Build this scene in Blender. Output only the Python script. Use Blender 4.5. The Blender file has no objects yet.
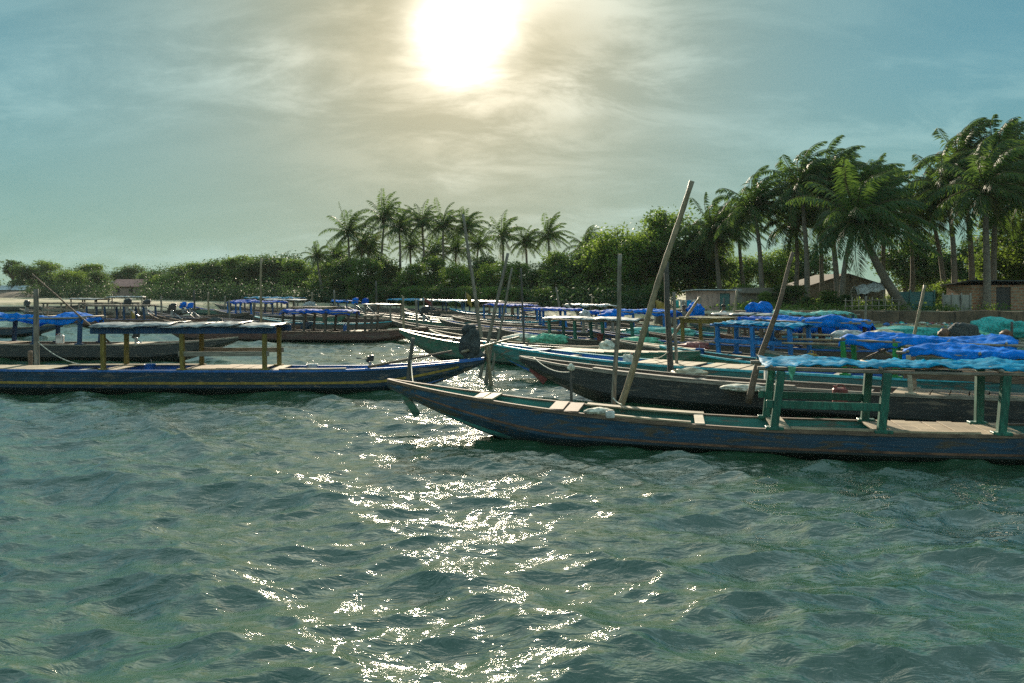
import bpy, math, random
import numpy as np
from mathutils import Vector, noise, Matrix

# ------------------------------------------------------------------ camera, light, exposure
scene = bpy.context.scene
col = scene.collection
F, HOR, CH = 800.0, 288.0, 2.6            # focal length and horizon row in pixels, eye height
cam_d = bpy.data.cameras.new('camera')
cam_d.sensor_width = 36.0
cam_d.lens = F / 1024.0 * 36.0
cam_d.shift_y = -(341.5 - HOR) / 1024.0
cam_d.clip_start = 0.1
cam_d.clip_end = 6000
cam = bpy.data.objects.new('camera', cam_d)
cam.location = (0, 0, CH)
cam.rotation_euler = (math.radians(90), 0, 0)
col.objects.link(cam)
scene.camera = cam

SUN_EL = math.radians(17.8)
SUN_AZ = math.atan2(460 - 512, F)          # to the left of the view axis (+Y)
sun_dir = Vector((math.sin(SUN_AZ) * math.cos(SUN_EL), math.cos(SUN_AZ) * math.cos(SUN_EL), math.sin(SUN_EL)))
sd = bpy.data.lights.new('sun', 'SUN')
sd.energy = 4.8
sd.angle = math.radians(2.2)
sd.color = (1.0, 0.86, 0.66)
sun = bpy.data.objects.new('sun', sd)
sun.rotation_euler = sun_dir.to_track_quat('Z', 'Y').to_euler()
sun.location = (0, 0, 60)
col.objects.link(sun)

world = bpy.data.worlds.new('World')
scene.world = world
world.use_nodes = True
W = world.node_tree
W.nodes.clear()


def wn(t, **kw):
    n = W.nodes.new(t)
    for k, v in kw.items():
        setattr(n, k, v)
    return n


def wmath(op, a, b=None, clamp=False):
    n = wn('ShaderNodeMath', operation=op, use_clamp=clamp)
    for i, v in enumerate((a, b)):
        if v is None:
            continue
        if isinstance(v, (int, float)):
            n.inputs[i].default_value = v
        else:
            W.links.new(v, n.inputs[i])
    return n.outputs[0]


def wmix(fac, a, b, mode='MIX'):
    n = wn('ShaderNodeMix', data_type='RGBA', blend_type=mode)
    n.clamp_result = False
    for i, v in ((0, fac), (6, a), (7, b)):
        if isinstance(v, (int, float)):
            n.inputs[i].default_value = v
        elif isinstance(v, tuple):
            n.inputs[i].default_value = v + (1,)
        else:
            W.links.new(v, n.inputs[i])
    return n.outputs[2]


tc = wn('ShaderNodeTexCoord')
sky = wn('ShaderNodeTexSky', sky_type='NISHITA')
sky.sun_disc = False
sky.sun_elevation = SUN_EL
sky.sun_rotation = SUN_AZ
sky.dust_density = 1.5
sky.air_density = 1.0
sky.ozone_density = 1.2
SKYS = 0.085
sky_raw = wmix(1.0, sky.outputs[0], (SKYS * 0.86, SKYS * 1.06, SKYS * 0.98), 'MULTIPLY')
# soft shoulder: thin high cloud dims the bright ring of clear sky round the sun
den = wn('ShaderNodeVectorMath', operation='MULTIPLY_ADD')
W.links.new(sky_raw, den.inputs[0]); den.inputs[1].default_value = (2.7, 2.5, 2.5); den.inputs[2].default_value = (1, 1, 1)
dv_ = wn('ShaderNodeVectorMath', operation='DIVIDE')
W.links.new(sky_raw, dv_.inputs[0]); W.links.new(den.outputs[0], dv_.inputs[1])
SKY_SOFT = dv_.outputs[0]
# direction and angle to the sun
sep = wn('ShaderNodeSeparateXYZ')
W.links.new(tc.outputs['Generated'], sep.inputs[0])
dotn = wn('ShaderNodeVectorMath', operation='DOT_PRODUCT')
W.links.new(tc.outputs['Generated'], dotn.inputs[0])
dotn.inputs[1].default_value = sun_dir
dot = wmath('MAXIMUM', dotn.outputs['Value'], 0.0)
# thin high cloud on a plane overhead
zz = wmath('ADD', wmath('MAXIMUM', sep.outputs[2], 0.0), 0.30)
cx = wmath('DIVIDE', sep.outputs[0], zz)
cy = wmath('DIVIDE', sep.outputs[1], zz)
comb = wn('ShaderNodeCombineXYZ')
W.links.new(cx, comb.inputs[0]); W.links.new(cy, comb.inputs[1])
mp = wn('ShaderNodeMapping')
mp.inputs['Rotation'].default_value = (0, 0, math.radians(-32))
mp.inputs['Scale'].default_value = (0.9, 1.7, 1)
mp.inputs['Location'].default_value = (1.3, 0.4, 0)
W.links.new(comb.outputs[0], mp.inputs[0])


def wnoise(scale, detail, rough, dist=0.0):
    n = wn('ShaderNodeTexNoise')
    n.inputs['Scale'].default_value = scale
    n.inputs['Detail'].default_value = detail
    n.inputs['Roughness'].default_value = rough
    n.inputs['Distortion'].default_value = dist
    W.links.new(mp.outputs[0], n.inputs['Vector'])
    return n.outputs[0]


def wramp(v, lo, hi):
    n = wn('ShaderNodeMapRange', interpolation_type='SMOOTHSTEP')
    n.inputs[1].default_value = lo
    n.inputs[2].default_value = hi
    W.links.new(v, n.inputs[0])
    return n.outputs[0]


low_far = wmix(wramp(sep.outputs[2], 0.02, 0.26), (0.46, 0.80, 0.82), (0.36, 0.80, 0.98))
tintc = wmix(wmath('POWER', dot, 15.0), low_far, (0.66, 0.56, 0.37))
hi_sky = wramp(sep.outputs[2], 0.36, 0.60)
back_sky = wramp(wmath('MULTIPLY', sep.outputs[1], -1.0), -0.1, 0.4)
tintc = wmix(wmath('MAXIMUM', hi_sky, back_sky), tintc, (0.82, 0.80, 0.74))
skyc = wmix(1.0, SKY_SOFT, tintc, 'MULTIPLY')
big = wramp(wnoise(0.9, 4, 0.55, 0.25), 0.38, 0.62)
fine = wramp(wnoise(2.6, 11, 0.64, 0.45), 0.40, 0.66)
cl = wmath('MULTIPLY', wmath('ADD', wmath('MULTIPLY', big, 0.85), 0.1), wmath('ADD', wmath('MULTIPLY', fine, 0.9), 0.1))
near_sun = wmath('POWER', dot, 34.0)
wide_sun = wmath('POWER', dot, 5.0)
cloud_far = (0.28, 0.42, 0.41)
cloud_near = (0.60, 0.54, 0.42)
cloudc = wmix(near_sun, cloud_far, cloud_near)
mask = wmath('MULTIPLY', cl, wmath('ADD', wmath('MULTIPLY', near_sun, 0.6), 0.36), True)
base = wmix(mask, skyc, cloudc)
# the hazy air round the sun and the sun itself, veiled by thin cloud
veil = wmath('ADD', wmath('MULTIPLY', fine, 0.7), 0.65)
g1 = wmath('MULTIPLY', wmath('MULTIPLY', wmath('POWER', dot, 900.0), 2.2), wmath('ADD', wmath('MULTIPLY', fine, 0.6), 0.6))
g2 = wmath('MULTIPLY', wmath('MULTIPLY', wmath('POWER', dot, 60.0), 0.16), veil)
g3 = wmath('MULTIPLY', wmath('POWER', dot, 16.0), 0.02)


def wscale(v, c):
    n = wn('ShaderNodeVectorMath', operation='SCALE')
    n.inputs[0].default_value = c
    W.links.new(v, n.inputs['Scale'])
    return n.outputs[0]


tot = base
for v, c in ((g1, (1.0, 0.93, 0.8)), (g2, (1.0, 0.86, 0.62)), (g3, (1.0, 0.84, 0.5))):
    a = wn('ShaderNodeVectorMath', operation='ADD')
    W.links.new(tot, a.inputs[0]); W.links.new(wscale(v, c), a.inputs[1])
    tot = a.outputs[0]
# added fill: unseen sky overhead and behind viewer brightened to lift boats and water
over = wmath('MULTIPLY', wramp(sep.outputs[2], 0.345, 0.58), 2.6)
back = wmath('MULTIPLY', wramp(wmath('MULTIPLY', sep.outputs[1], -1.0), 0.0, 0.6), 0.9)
fill_gain = wmath('ADD', wmath('ADD', over, back), 1.0)
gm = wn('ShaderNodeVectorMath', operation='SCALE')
W.links.new(tot, gm.inputs[0]); W.links.new(fill_gain, gm.inputs['Scale'])
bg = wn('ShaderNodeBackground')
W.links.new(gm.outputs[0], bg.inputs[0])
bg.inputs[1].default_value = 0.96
wo = wn('ShaderNodeOutputWorld')
W.links.new(bg.outputs[0], wo.inputs[0])

vs = scene.view_settings
vs.view_transform = 'Standard'
vs.look = 'None'
vs.exposure = 0.95
vs.gamma = 1.0
scene.cycles.max_bounces = 6
scene.cycles.transparent_max_bounces = 6
scene.cycles.volume_bounces = 0
scene.cycles.use_denoising = False
scene.cycles.sample_clamp_direct = 20.0
scene.cycles.sample_clamp_indirect = 3.0

# ------------------------------------------------------------------ helpers


def X(px, d):
    return (px - 512.0) / F * d


def Z(py, d):
    return CH - (py - HOR) / F * d


def P(px, py, d):
    return Vector((X(px, d), d, Z(py, d)))


def clampf(v, a=0.0, b=1.0):
    return a if v < a else b if v > b else v


class MB:
    """collects shapes that become ONE mesh"""

    def __init__(s):
        s.v, s.f, s.m = [], [], []

    def add(s, verts, faces, m=0):
        o = len(s.v)
        s.v += [tuple(p) for p in verts]
        s.f += [tuple(i + o for i in q) for q in faces]
        s.m += [m] * len(faces)
        return s

    def box(s, c, size, rz=0.0, m=0, tilt=0.0):
        hx, hy, hz = size[0] / 2, size[1] / 2, size[2] / 2
        R = Matrix.Rotation(rz, 3, 'Z') @ Matrix.Rotation(tilt, 3, 'Y')
        vs_ = [Vector(c) + R @ Vector((x * hx, y * hy, z * hz)) for z in (-1, 1) for x, y in ((-1, -1), (1, -1), (1, 1), (-1, 1))]
        return s.add(vs_, [(3, 2, 1, 0), (4, 5, 6, 7), (0, 1, 5, 4), (1, 2, 6, 5), (2, 3, 7, 6), (3, 0, 4, 7)], m)

    def beam(s, p, q, w, h, m=0, up=(0, 0, 1)):
        p, q = Vector(p), Vector(q)
        d = (q - p).normalized()
        u = Vector(up)
        if abs(d.dot(u)) > .95:
            u = Vector((1, 0, 0))
        sd_ = d.cross(u).normalized()
        u = sd_.cross(d).normalized()
        vs_ = []
        for c in (p, q):
            for a, b in ((-1, -1), (1, -1), (1, 1), (-1, 1)):
                vs_.append(c + sd_ * (a * w / 2) + u * (b * h / 2))
        return s.add(vs_, [(0, 3, 2, 1), (4, 5, 6, 7), (0, 1, 5, 4), (1, 2, 6, 5), (2, 3, 7, 6), (3, 0, 4, 7)], m)

    def tube(s, pts, rad, n=8, m=0, caps=True):
        pts = [Vector(p) for p in pts]
        if isinstance(rad, (int, float)):
            rad = [rad] * len(pts)
        rings, ref = [], Vector((0.13, 0.37, 1)).normalized()
        d0 = (pts[-1] - pts[0]).normalized()
        if abs(d0.dot(ref)) > .9:
            ref = Vector((1, .2, 0)).normalized()
        for i, p in enumerate(pts):
            d = (pts[min(i + 1, len(pts) - 1)] - pts[max(i - 1, 0)]).normalized()
            a = d.cross(ref).normalized()
            b = d.cross(a).normalized()
            rings.append([p + (a * math.cos(t) + b * math.sin(t)) * rad[i] for t in (2 * math.pi * k / n for k in range(n))])
        vs_ = [v for r in rings for v in r]
        fs = [(i * n + k, i * n + (k + 1) % n, (i + 1) * n + (k + 1) % n, (i + 1) * n + k) for i in range(len(pts) - 1) for k in range(n)]
        if caps:
            fs += [tuple(range(n))[::-1], tuple((len(pts) - 1) * n + k for k in range(n))]
        return s.add(vs_, fs, m)

    def lump(s, c, r, seed=0, m=0, nu=12, nv=8, amp=.3, freq=1.3):
        vs_, fs = [], []
        for j in range(nv + 1):
            th = math.pi * j / nv
            for i in range(nu):
                ph = 2 * math.pi * i / nu
                d = Vector((math.sin(th) * math.cos(ph), math.sin(th) * math.sin(ph), math.cos(th)))
                k = 1 + amp * noise.noise(d * freq + Vector((seed * 3.1, seed * 1.7, 0)))
                vs_.append(Vector(c) + Vector((d.x * r[0], d.y * r[1], d.z * r[2])) * k)
        for j in range(nv):
            for i in range(nu):
                fs.append((j * nu + i, (j + 1) * nu + i, (j + 1) * nu + (i + 1) % nu, j * nu + (i + 1) % nu))
        return s.add(vs_, fs, m)

    def grid(s, rows, m=0, close=False):
        o = [p for r in rows for p in r]
        n = len(rows[0])
        fs = []
        for i in range(len(rows) - 1):
            for j in range(n - (0 if close else 1)):
                fs.append((i * n + j, i * n + (j + 1) % n, (i + 1) * n + (j + 1) % n, (i + 1) * n + j))
        return s.add(o, fs, m)

    def build(s, name, mats, parent=None, smooth=False, loc=None, bevel=0.0, solid=0.0):
        me = bpy.data.meshes.new(name)
        me.from_pydata(s.v, [], s.f)
        for mt in (mats if isinstance(mats, (list, tuple)) else [mats]):
            me.materials.append(mt)
        me.polygons.foreach_set('material_index', s.m)
        if smooth:
            me.polygons.foreach_set('use_smooth', [True] * len(s.f))
        me.update()
        o = bpy.data.objects.new(name, me)
        col.objects.link(o)
        if parent:
            o.parent = parent
        if loc is not None:
            o.location = loc
        if solid:
            md = o.modifiers.new('thickness', 'SOLIDIFY')
            md.thickness = solid
            md.offset = -1
        if bevel:
            md = o.modifiers.new('bevel', 'BEVEL')
            md.width = bevel
            md.segments = 1
            md.limit_method = 'ANGLE'
        return o


def npmesh(name, verts, faces, mat, parent=None, smooth=False, sizes=4):
    """fast mesh from arrays of quads"""
    me = bpy.data.meshes.new(name)
    nv, nf = len(verts), len(faces)
    me.vertices.add(nv)
    me.vertices.foreach_set('co', np.asarray(verts, dtype=np.float32).ravel())
    me.loops.add(nf * 4)
    me.loops.foreach_set('vertex_index', np.asarray(faces, dtype=np.int32).ravel())
    me.polygons.add(nf)
    me.polygons.foreach_set('loop_start', np.arange(0, nf * 4, 4, dtype=np.int32))
    me.polygons.foreach_set('use_smooth', np.full(nf, smooth))
    me.materials.append(mat)
    me.update(calc_edges=True)
    me.validate()
    o = bpy.data.objects.new(name, me)
    col.objects.link(o)
    if parent:
        o.parent = parent
    return o


def tag(o, label=None, cat=None, group=None, kind=None):
    if label:
        o['label'] = label
    if cat:
        o['category'] = cat
    if group:
        o['group'] = group
    if kind:
        o['kind'] = kind
    return o


def empty(name, loc, rz=0.0, label=None, cat=None, group=None):
    o = bpy.data.objects.new(name, None)
    o.empty_display_size = .3
    o.location = loc
    o.rotation_euler = (0, 0, rz)
    col.objects.link(o)
    return tag(o, label, cat, group)


def copy_tree(o, parent=None):
    c = o.copy()
    col.objects.link(c)
    c.parent = parent
    for ch in [k for k in o.children]:
        copy_tree(ch, c)
    return c


# ------------------------------------------------------------------ materials
def newmat(name):
    m = bpy.data.materials.new(name)
    m.use_nodes = True
    nt = m.node_tree
    nt.nodes.clear()
    out = nt.nodes.new('ShaderNodeOutputMaterial')
    b = nt.nodes.new('ShaderNodeBsdfPrincipled')
    nt.links.new(b.outputs[0], out.inputs[0])
    return m, nt, b, out


def tnoise(nt, scale, detail=4, rough=.55, coord='Object', stretch=(1, 1, 1), dist=0.0):
    t = nt.nodes.new('ShaderNodeTexCoord')
    mpn = nt.nodes.new('ShaderNodeMapping')
    mpn.inputs['Scale'].default_value = stretch
    mpn.inputs['Location'].default_value = (3.7, 1.9, .6)
    nt.links.new(t.outputs[coord], mpn.inputs[0])
    n = nt.nodes.new('ShaderNodeTexNoise')
    n.inputs['Scale'].default_value = scale
    n.inputs['Detail'].default_value = detail
    n.inputs['Roughness'].default_value = rough
    n.inputs['Distortion'].default_value = dist
    nt.links.new(mpn.outputs[0], n.inputs['Vector'])
    return n.outputs[0]


def tramp(nt, v, lo, hi, c0=None, c1=None):
    n = nt.nodes.new('ShaderNodeMapRange')
    n.interpolation_type = 'SMOOTHSTEP'
    n.inputs[1].default_value = lo
    n.inputs[2].default_value = hi
    nt.links.new(v, n.inputs[0])
    return n.outputs[0]


def tmix(nt, fac, a, b, mode='MIX'):
    n = nt.nodes.new('ShaderNodeMix')
    n.data_type = 'RGBA'
    n.blend_type = mode
    for i, v in ((0, fac), (6, a), (7, b)):
        if isinstance(v, (int, float)):
            n.inputs[i].default_value = v
        elif isinstance(v, tuple):
            n.inputs[i].default_value = (v + (1,))[:4]
        else:
            nt.links.new(v, n.inputs[i])
    return n.outputs[2]


def tbump(nt, b, v, strength, dist=.02):
    n = nt.nodes.new('ShaderNodeBump')
    n.inputs['Strength'].default_value = strength
    n.inputs['Distance'].default_value = dist
    nt.links.new(v, n.inputs['Height'])
    nt.links.new(n.outputs[0], b.inputs['Normal'])
    return n


def mul(c, k):
    return tuple(x * k for x in c)


def wood(name, c, stretch=(1.2, 14, 14), k=.45, rough=.8):
    m, nt, b, _ = newmat(name)
    g = tnoise(nt, 3.0, 6, .65, stretch=stretch)
    big_ = tnoise(nt, 1.7, 3, .5)
    c1 = tmix(nt, tramp(nt, g, .35, .68), mul(c, k), mul(c, 1.25))
    c2 = tmix(nt, tramp(nt, big_, .4, .65), c1, tmix(nt, .5, c1, mul(c, .45)))
    nt.links.new(c2, b.inputs['Base Color'])
    b.inputs['Roughness'].default_value = rough
    tbump(nt, b, g, .5, .01)
    return m


def paint(name, c, wear=.5, wood_c=(.16, .12, .085), rough=.5, under=None):
    """old boat paint: streaks along the planks, chipped places, weed stain at the waterline"""
    m, nt, b, _ = newmat(name)
    st = tnoise(nt, 2.2, 7, .62, stretch=(.9, 5, 7))
    chip = tnoise(nt, 3.4, 8, .7, stretch=(.6, 2, 3.0), dist=.6)
    fade = tnoise(nt, .9, 4, .6, stretch=(.5, 1, 2.5))
    c1 = tmix(nt, tramp(nt, st, .3, .7), mul(c, .5), mul(c, 1.35))
    grey = tuple(x * .55 + sum(c) / 3 * .45 for x in c)
    c2 = tmix(nt, tramp(nt, fade, .42, .68), c1, grey)
    c3 = tmix(nt, tramp(nt, chip, .60 - wear * .12, .66 - wear * .08), c2, wood_c)
    # planking seams
    tcn = nt.nodes.new('ShaderNodeTexCoord')
    sp = nt.nodes.new('ShaderNodeSeparateXYZ')
    nt.links.new(tcn.outputs['Object'], sp.inputs[0])
    seam = nt.nodes.new('ShaderNodeMath'); seam.operation = 'PINGPONG'; seam.inputs[1].default_value = .105
    nt.links.new(sp.outputs[2], seam.inputs[0])
    sl = tramp(nt, seam.outputs[0], .0, .006)
    c4 = tmix(nt, sl, mul(c, .25), c3)
    # weed and wet wood close to the water
    wl = nt.nodes.new('ShaderNodeMath'); wl.operation = 'ADD'
    nt.links.new(sp.outputs[2], wl.inputs[0])
    wl2 = nt.nodes.new('ShaderNodeMath'); wl2.operation = 'MULTIPLY'; wl2.inputs[1].default_value = -.22
    nt.links.new(st, wl2.inputs[0]); nt.links.new(wl2.outputs[0], wl.inputs[1])
    c5 = tmix(nt, tramp(nt, wl.outputs[0], -.06, .10), under or (.018, .022, .016), c4)
    nt.links.new(c5, b.inputs['Base Color'])
    b.inputs['Roughness'].default_value = rough
    tbump(nt, b, st, .35, .012)
    return m


def plain(name, c, rough=.7, var=.5, scale=4, metal=0.0, bump=.2):
    m, nt, b, _ = newmat(name)
    n = tnoise(nt, scale, 5, .6)
    c2 = tmix(nt, tramp(nt, n, .3, .7), mul(c, 1 - var), mul(c, 1 + var * .4))
    nt.links.new(c2, b.inputs['Base Color'])
    b.inputs['Roughness'].default_value = rough
    b.inputs['Metallic'].default_value = metal
    tbump(nt, b, n, bump, .02)
    return m


def cloth_mat(name, c, trans=.35, rough=.45, c2=None, var=.4):
    m, nt, b, out = newmat(name)
    n = tnoise(nt, 5, 6, .6, stretch=(1, 2.4, 1), dist=.5)
    cc = tmix(nt, tramp(nt, n, .35, .7), mul(c, 1 - var), c2 or mul(c, 1.25))
    nt.links.new(cc, b.inputs['Base Color'])
    b.inputs['Roughness'].default_value = rough
    b.inputs['Specular IOR Level'].default_value = .15
    tbump(nt, b, n, .55, .03)
    t = nt.nodes.new('ShaderNodeBsdfTranslucent')
    nt.links.new(cc, t.inputs[0])
    mx = nt.nodes.new('ShaderNodeMixShader')
    mx.inputs[0].default_value = trans
    nt.links.new(b.outputs[0], mx.inputs[1]); nt.links.new(t.outputs[0], mx.inputs[2])
    nt.links.new(mx.outputs[0], out.inputs[0])
    return m


def leaf_mat(name, dark, light, tr, trans=.4):
    m, nt, b, out = newmat(name)
    n = tnoise(nt, .8, 3, .5)
    n2 = tnoise(nt, 9, 2, .5)
    oi = nt.nodes.new('ShaderNodeObjectInfo')
    c1 = tmix(nt, tramp(nt, n, .35, .65), dark, light)
    c2 = tmix(nt, tramp(nt, n2, .35, .65), tmix(nt, .35, c1, mul(dark, .8)), c1)
    hs = nt.nodes.new('ShaderNodeHueSaturation')
    mr = nt.nodes.new('ShaderNodeMapRange')
    mr.inputs[3].default_value = .485; mr.inputs[4].default_value = .52
    nt.links.new(oi.outputs['Random'], mr.inputs[0])
    nt.links.new(mr.outputs[0], hs.inputs['Hue'])
    nt.links.new(c2, hs.inputs['Color'])
    nt.links.new(hs.outputs[0], b.inputs['Base Color'])
    b.inputs['Roughness'].default_value = .6
    b.inputs['Specular IOR Level'].default_value = .2
    t = nt.nodes.new('ShaderNodeBsdfTranslucent')
    t.inputs[0].default_value = tr + (1,)
    mx = nt.nodes.new('ShaderNodeMixShader')
    mx.inputs[0].default_value = trans
    nt.links.new(b.outputs[0], mx.inputs[1]); nt.links.new(t.outputs[0], mx.inputs[2])
    nt.links.new(mx.outputs[0], out.inputs[0])
    return m


M = {}
M['grey_wood'] = wood('grey_wood', (.30, .25, .19))
M['pale_wood'] = wood('pale_wood', (.50, .40, .28), k=.6)
M['dark_wood'] = wood('dark_wood', (.10, .075, .055))
M['brown_wood'] = wood('brown_wood', (.19, .12, .075))
M['bamboo'] = wood('bamboo', (.30, .22, .125), stretch=(6, 6, 1.5), k=.6, rough=.55)
M['old_pole'] = wood('old_pole', (.24, .20, .15), stretch=(9, 9, 1.2), k=.5)
M['dark_pole'] = wood('dark_pole', (.10, .085, .07), stretch=(9, 9, 1.2), k=.5)
M['deck'] = wood('deck_planks', (.38, .29, .18), stretch=(1, 6, 6), k=.6)
M['blue_hull'] = paint('blue_hull', (.008, .036, .064), .35)
M['oldblue_hull'] = paint('old_blue_hull', (.011, .055, .10), .75, wood_c=(.075, .055, .036))
M['teal_hull'] = paint('teal_hull', (.035, .17, .155), .6)
M['brown_hull'] = paint('brown_hull', (.085, .062, .045), .4)
M['maroon_hull'] = paint('maroon_hull', (.12, .05, .035), .4)
M['black_hull'] = paint('black_hull', (.04, .04, .036), .3)
M['green_hull'] = paint('green_hull', (.04, .13, .075), .5)
M['blue_in'] = paint('blue_inside', (.02, .13, .42), .2)
M['teal_in'] = paint('teal_inside', (.02, .20, .16), .3)
M['brown_in'] = paint('brown_inside', (.12, .08, .055), .5)
M['green_post'] = wood('green_painted_wood', (.018, .135, .085), stretch=(7, 7, 2), k=.5, rough=.5)
M['bright_green'] = wood('bright_green_painted_wood', (.03, .30, .07), stretch=(7, 7, 2), k=.6)
M['yellow_post'] = wood('yellow_painted_wood', (.22, .155, .03), stretch=(7, 7, 2), k=.5)
M['blue_post'] = wood('blue_painted_wood', (.02, .17, .45), stretch=(7, 7, 2), k=.6)
M['navy_post'] = wood('navy_painted_wood', (.02, .06, .13), stretch=(7, 7, 2), k=.6)
M['yellow_line'] = plain('yellow_paint', (.30, .19, .025), .55, .4, 9)
M['cyan_line'] = plain('cyan_paint', (.06, .42, .47), .55, .4, 9)
M['blue_line'] = plain('blue_paint', (.015, .11, .34), .55, .4, 9)
M['rust_line'] = plain('faded_rust_paint', (.16, .075, .04), .7, .7, 3)
M['red_paint'] = plain('dark_red_paint', (.20, .04, .03), .6, .5, 9)
M['white_paint'] = plain('worn_white_paint', (.62, .60, .54), .6, .4, 9)
M['blue_tarp'] = cloth_mat('blue_tarp', (.001, .22, .74), .35, rough=.7)
M['deep_tarp'] = cloth_mat('deep_blue_tarp', (.002, .11, .52), .35, rough=.7)
M['cyan_tarp'] = cloth_mat('cyan_tarp', (.004, .31, .52), .35, rough=.65)
M['mint_tarp'] = cloth_mat('mint_tarp', (.22, .58, .50), .3)
M['white_tarp'] = cloth_mat('white_tarp', (.55, .55, .52), .25, var=.55)
M['grey_tarp'] = cloth_mat('grey_tarp', (.30, .32, .33), .2, c2=(.6, .6, .56), var=.65)
M['cloth_cream'] = cloth_mat('cream_cloth', (.62, .54, .38), .25)
M['net_teal'] = plain('teal_net', (.03, .34, .30), .85, .6, 12, bump=.9)
M['net_green'] = plain('pale_green_net', (.13, .42, .26), .85, .6, 12, bump=.9)
M['net_dark'] = plain('dark_net', (.045, .05, .045), .9, .6, 12, bump=.9)
M['net_white'] = plain('cream_net', (.60, .56, .44), .85, .6, 12, bump=.9)
M['black'] = plain('black_engine_metal', (.02, .022, .022), .4, .4, 8)
M['steel'] = plain('dull_steel', (.3, .3, .3), .4, .3, 8, metal=.7)
M['skin'] = plain('skin', (.16, .085, .05), .6, .2, 8)
M['hair'] = plain('hair', (.012, .01, .009), .7, .2, 8)
# ------------------------------------------------------------------ water
def build_water():
    rng = np.random.default_rng(4)
    r1 = np.concatenate([np.geomspace(1.2, 3.5, 40)[:-1], np.geomspace(3.5, 60, 760)[:-1], np.geomspace(60, 170, 80)])
    r2 = np.geomspace(178, 2500, 26)
    r = np.concatenate([[0.02], r1, r2])
    a1 = np.linspace(-43, 43, 860)
    a2 = np.linspace(46, 314, 40)
    ang = np.radians(np.concatenate([a1, a2]))
    R, A = np.meshgrid(r, ang, indexing='ij')
    x = (R * np.sin(A)).ravel()
    y = (R * np.cos(A)).ravel()
    dr = np.maximum(np.gradient(r)[:, None] * np.ones_like(A), R * np.radians(.12)).ravel()
    fov = (np.abs(((A + np.pi) % (2 * np.pi)) - np.pi) < np.radians(43.5)).ravel()
    z = np.zeros_like(x); dx = np.zeros_like(x); dy = np.zeros_like(x)
    n = 130
    lam = np.geomspace(.11, 4.5, n)
    for i, L in enumerate(lam):
        if L > 2.2:
            th = math.radians(62) + rng.normal(0, .45)
        else:
            th = math.radians(80) + rng.normal(0, .55)
        k = 2 * math.pi / L
        # slope of each component; strongest between .3 and 1.6 m
        sl = .046 * math.exp(-((math.log(L / .42)) / .95) ** 2) + .024 * math.exp(-((math.log(L / 1.5)) / .6) ** 2) + .009
        a = sl / k
        wgt = np.clip((L / dr - 2.0) / 2.5, 0, 1)
        ph = k * (x * math.cos(th) + y * math.sin(th)) + rng.uniform(0, 2 * math.pi)
        # patches of stronger and weaker ripple
        if L < 1.2:
            pk = 2 * math.pi / (L * rng.uniform(7, 12)); pt = rng.uniform(0, 6.28)
            wgt = wgt * (.75 + .6 * np.sin(pk * (x * math.cos(pt) + y * math.sin(pt)) + rng.uniform(0, 6.28)))
        s_, c_ = np.sin(ph), np.cos(ph)
        z += wgt * a * s_
        dx += wgt * a * .95 * c_ * math.cos(th)
        dy += wgt * a * .95 * c_ * math.sin(th)
    z *= fov; dx *= fov; dy *= fov
    v = np.stack([x + dx, y + dy, z], 1)
    nr, na = R.shape
    idx = np.arange(nr * na).reshape(nr, na)
    nxt = np.roll(idx, -1, axis=1)
    f = np.stack([idx[:-1], idx[1:], nxt[1:], nxt[:-1]], -1).reshape(-1, 4)
    m, nt, b, out = newmat('water')
    b.inputs['Base Color'].default_value = (.023, .062, .028, 1)
    b.inputs['Roughness'].default_value = .028
    b.inputs['IOR'].default_value = 1.8
    na_ = tnoise(nt, 5.5, 3, .55, stretch=(.65, 1.7, 1), dist=.8)
    nb_ = tnoise(nt, 16, 3, .55, stretch=(.75, 1.5, 1), dist=.6)
    ad = nt.nodes.new('ShaderNodeMath'); ad.operation = 'MULTIPLY_ADD'
    nt.links.new(nb_, ad.inputs[0]); ad.inputs[1].default_value = .10
    nt.links.new(na_, ad.inputs[2])
    tbump(nt, b, ad.outputs[0], .8, .036)
    o = npmesh('water', v, f, m, smooth=True)
    tag(o, 'green choppy harbour water with sun glitter', None, None, 'structure')
    return o


build_water()

# ------------------------------------------------------------------ ground
SH = np.array([(-1500, 118), (-300, 125), (0, 122), (200, 120), (300, 112), (380, 98), (450, 90), (520, 80), (600, 66),
               (680, 53), (760, 47), (850, 44), (1024, 41), (1400, 37), (2600, 34)], float)
WALL_Y = 49.0


def shore(px):
    return np.interp(px, SH[:, 0], SH[:, 1])


def ground_z(x, y):
    """height of the land at a point"""
    px = 512 + F * x / y
    e = y - shore(px) + 1.2 * noise.noise(Vector((x * .12, y * .12, 0)))
    if e < 0:
        return max(-1.5, .14 * e)
    low = min(.14 * e, .42) + max(0, e - 12) * .008
    low = min(low, .9)
    t = clampf((px - 640) / 60)
    hi = min(.13 * e, .45)
    if y > WALL_Y + .1:
        hi += (1.08 - hi) * clampf((y - WALL_Y - .1) / .15)
    z = low * (1 - t) + hi * t
    if y > 60 or e > 8:
        z += .12 * noise.noise(Vector((x * .2, y * .2, 3)))
    return z + .04 * noise.noise(Vector((x * .9, y * .9, 7))) * clampf(e)


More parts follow.
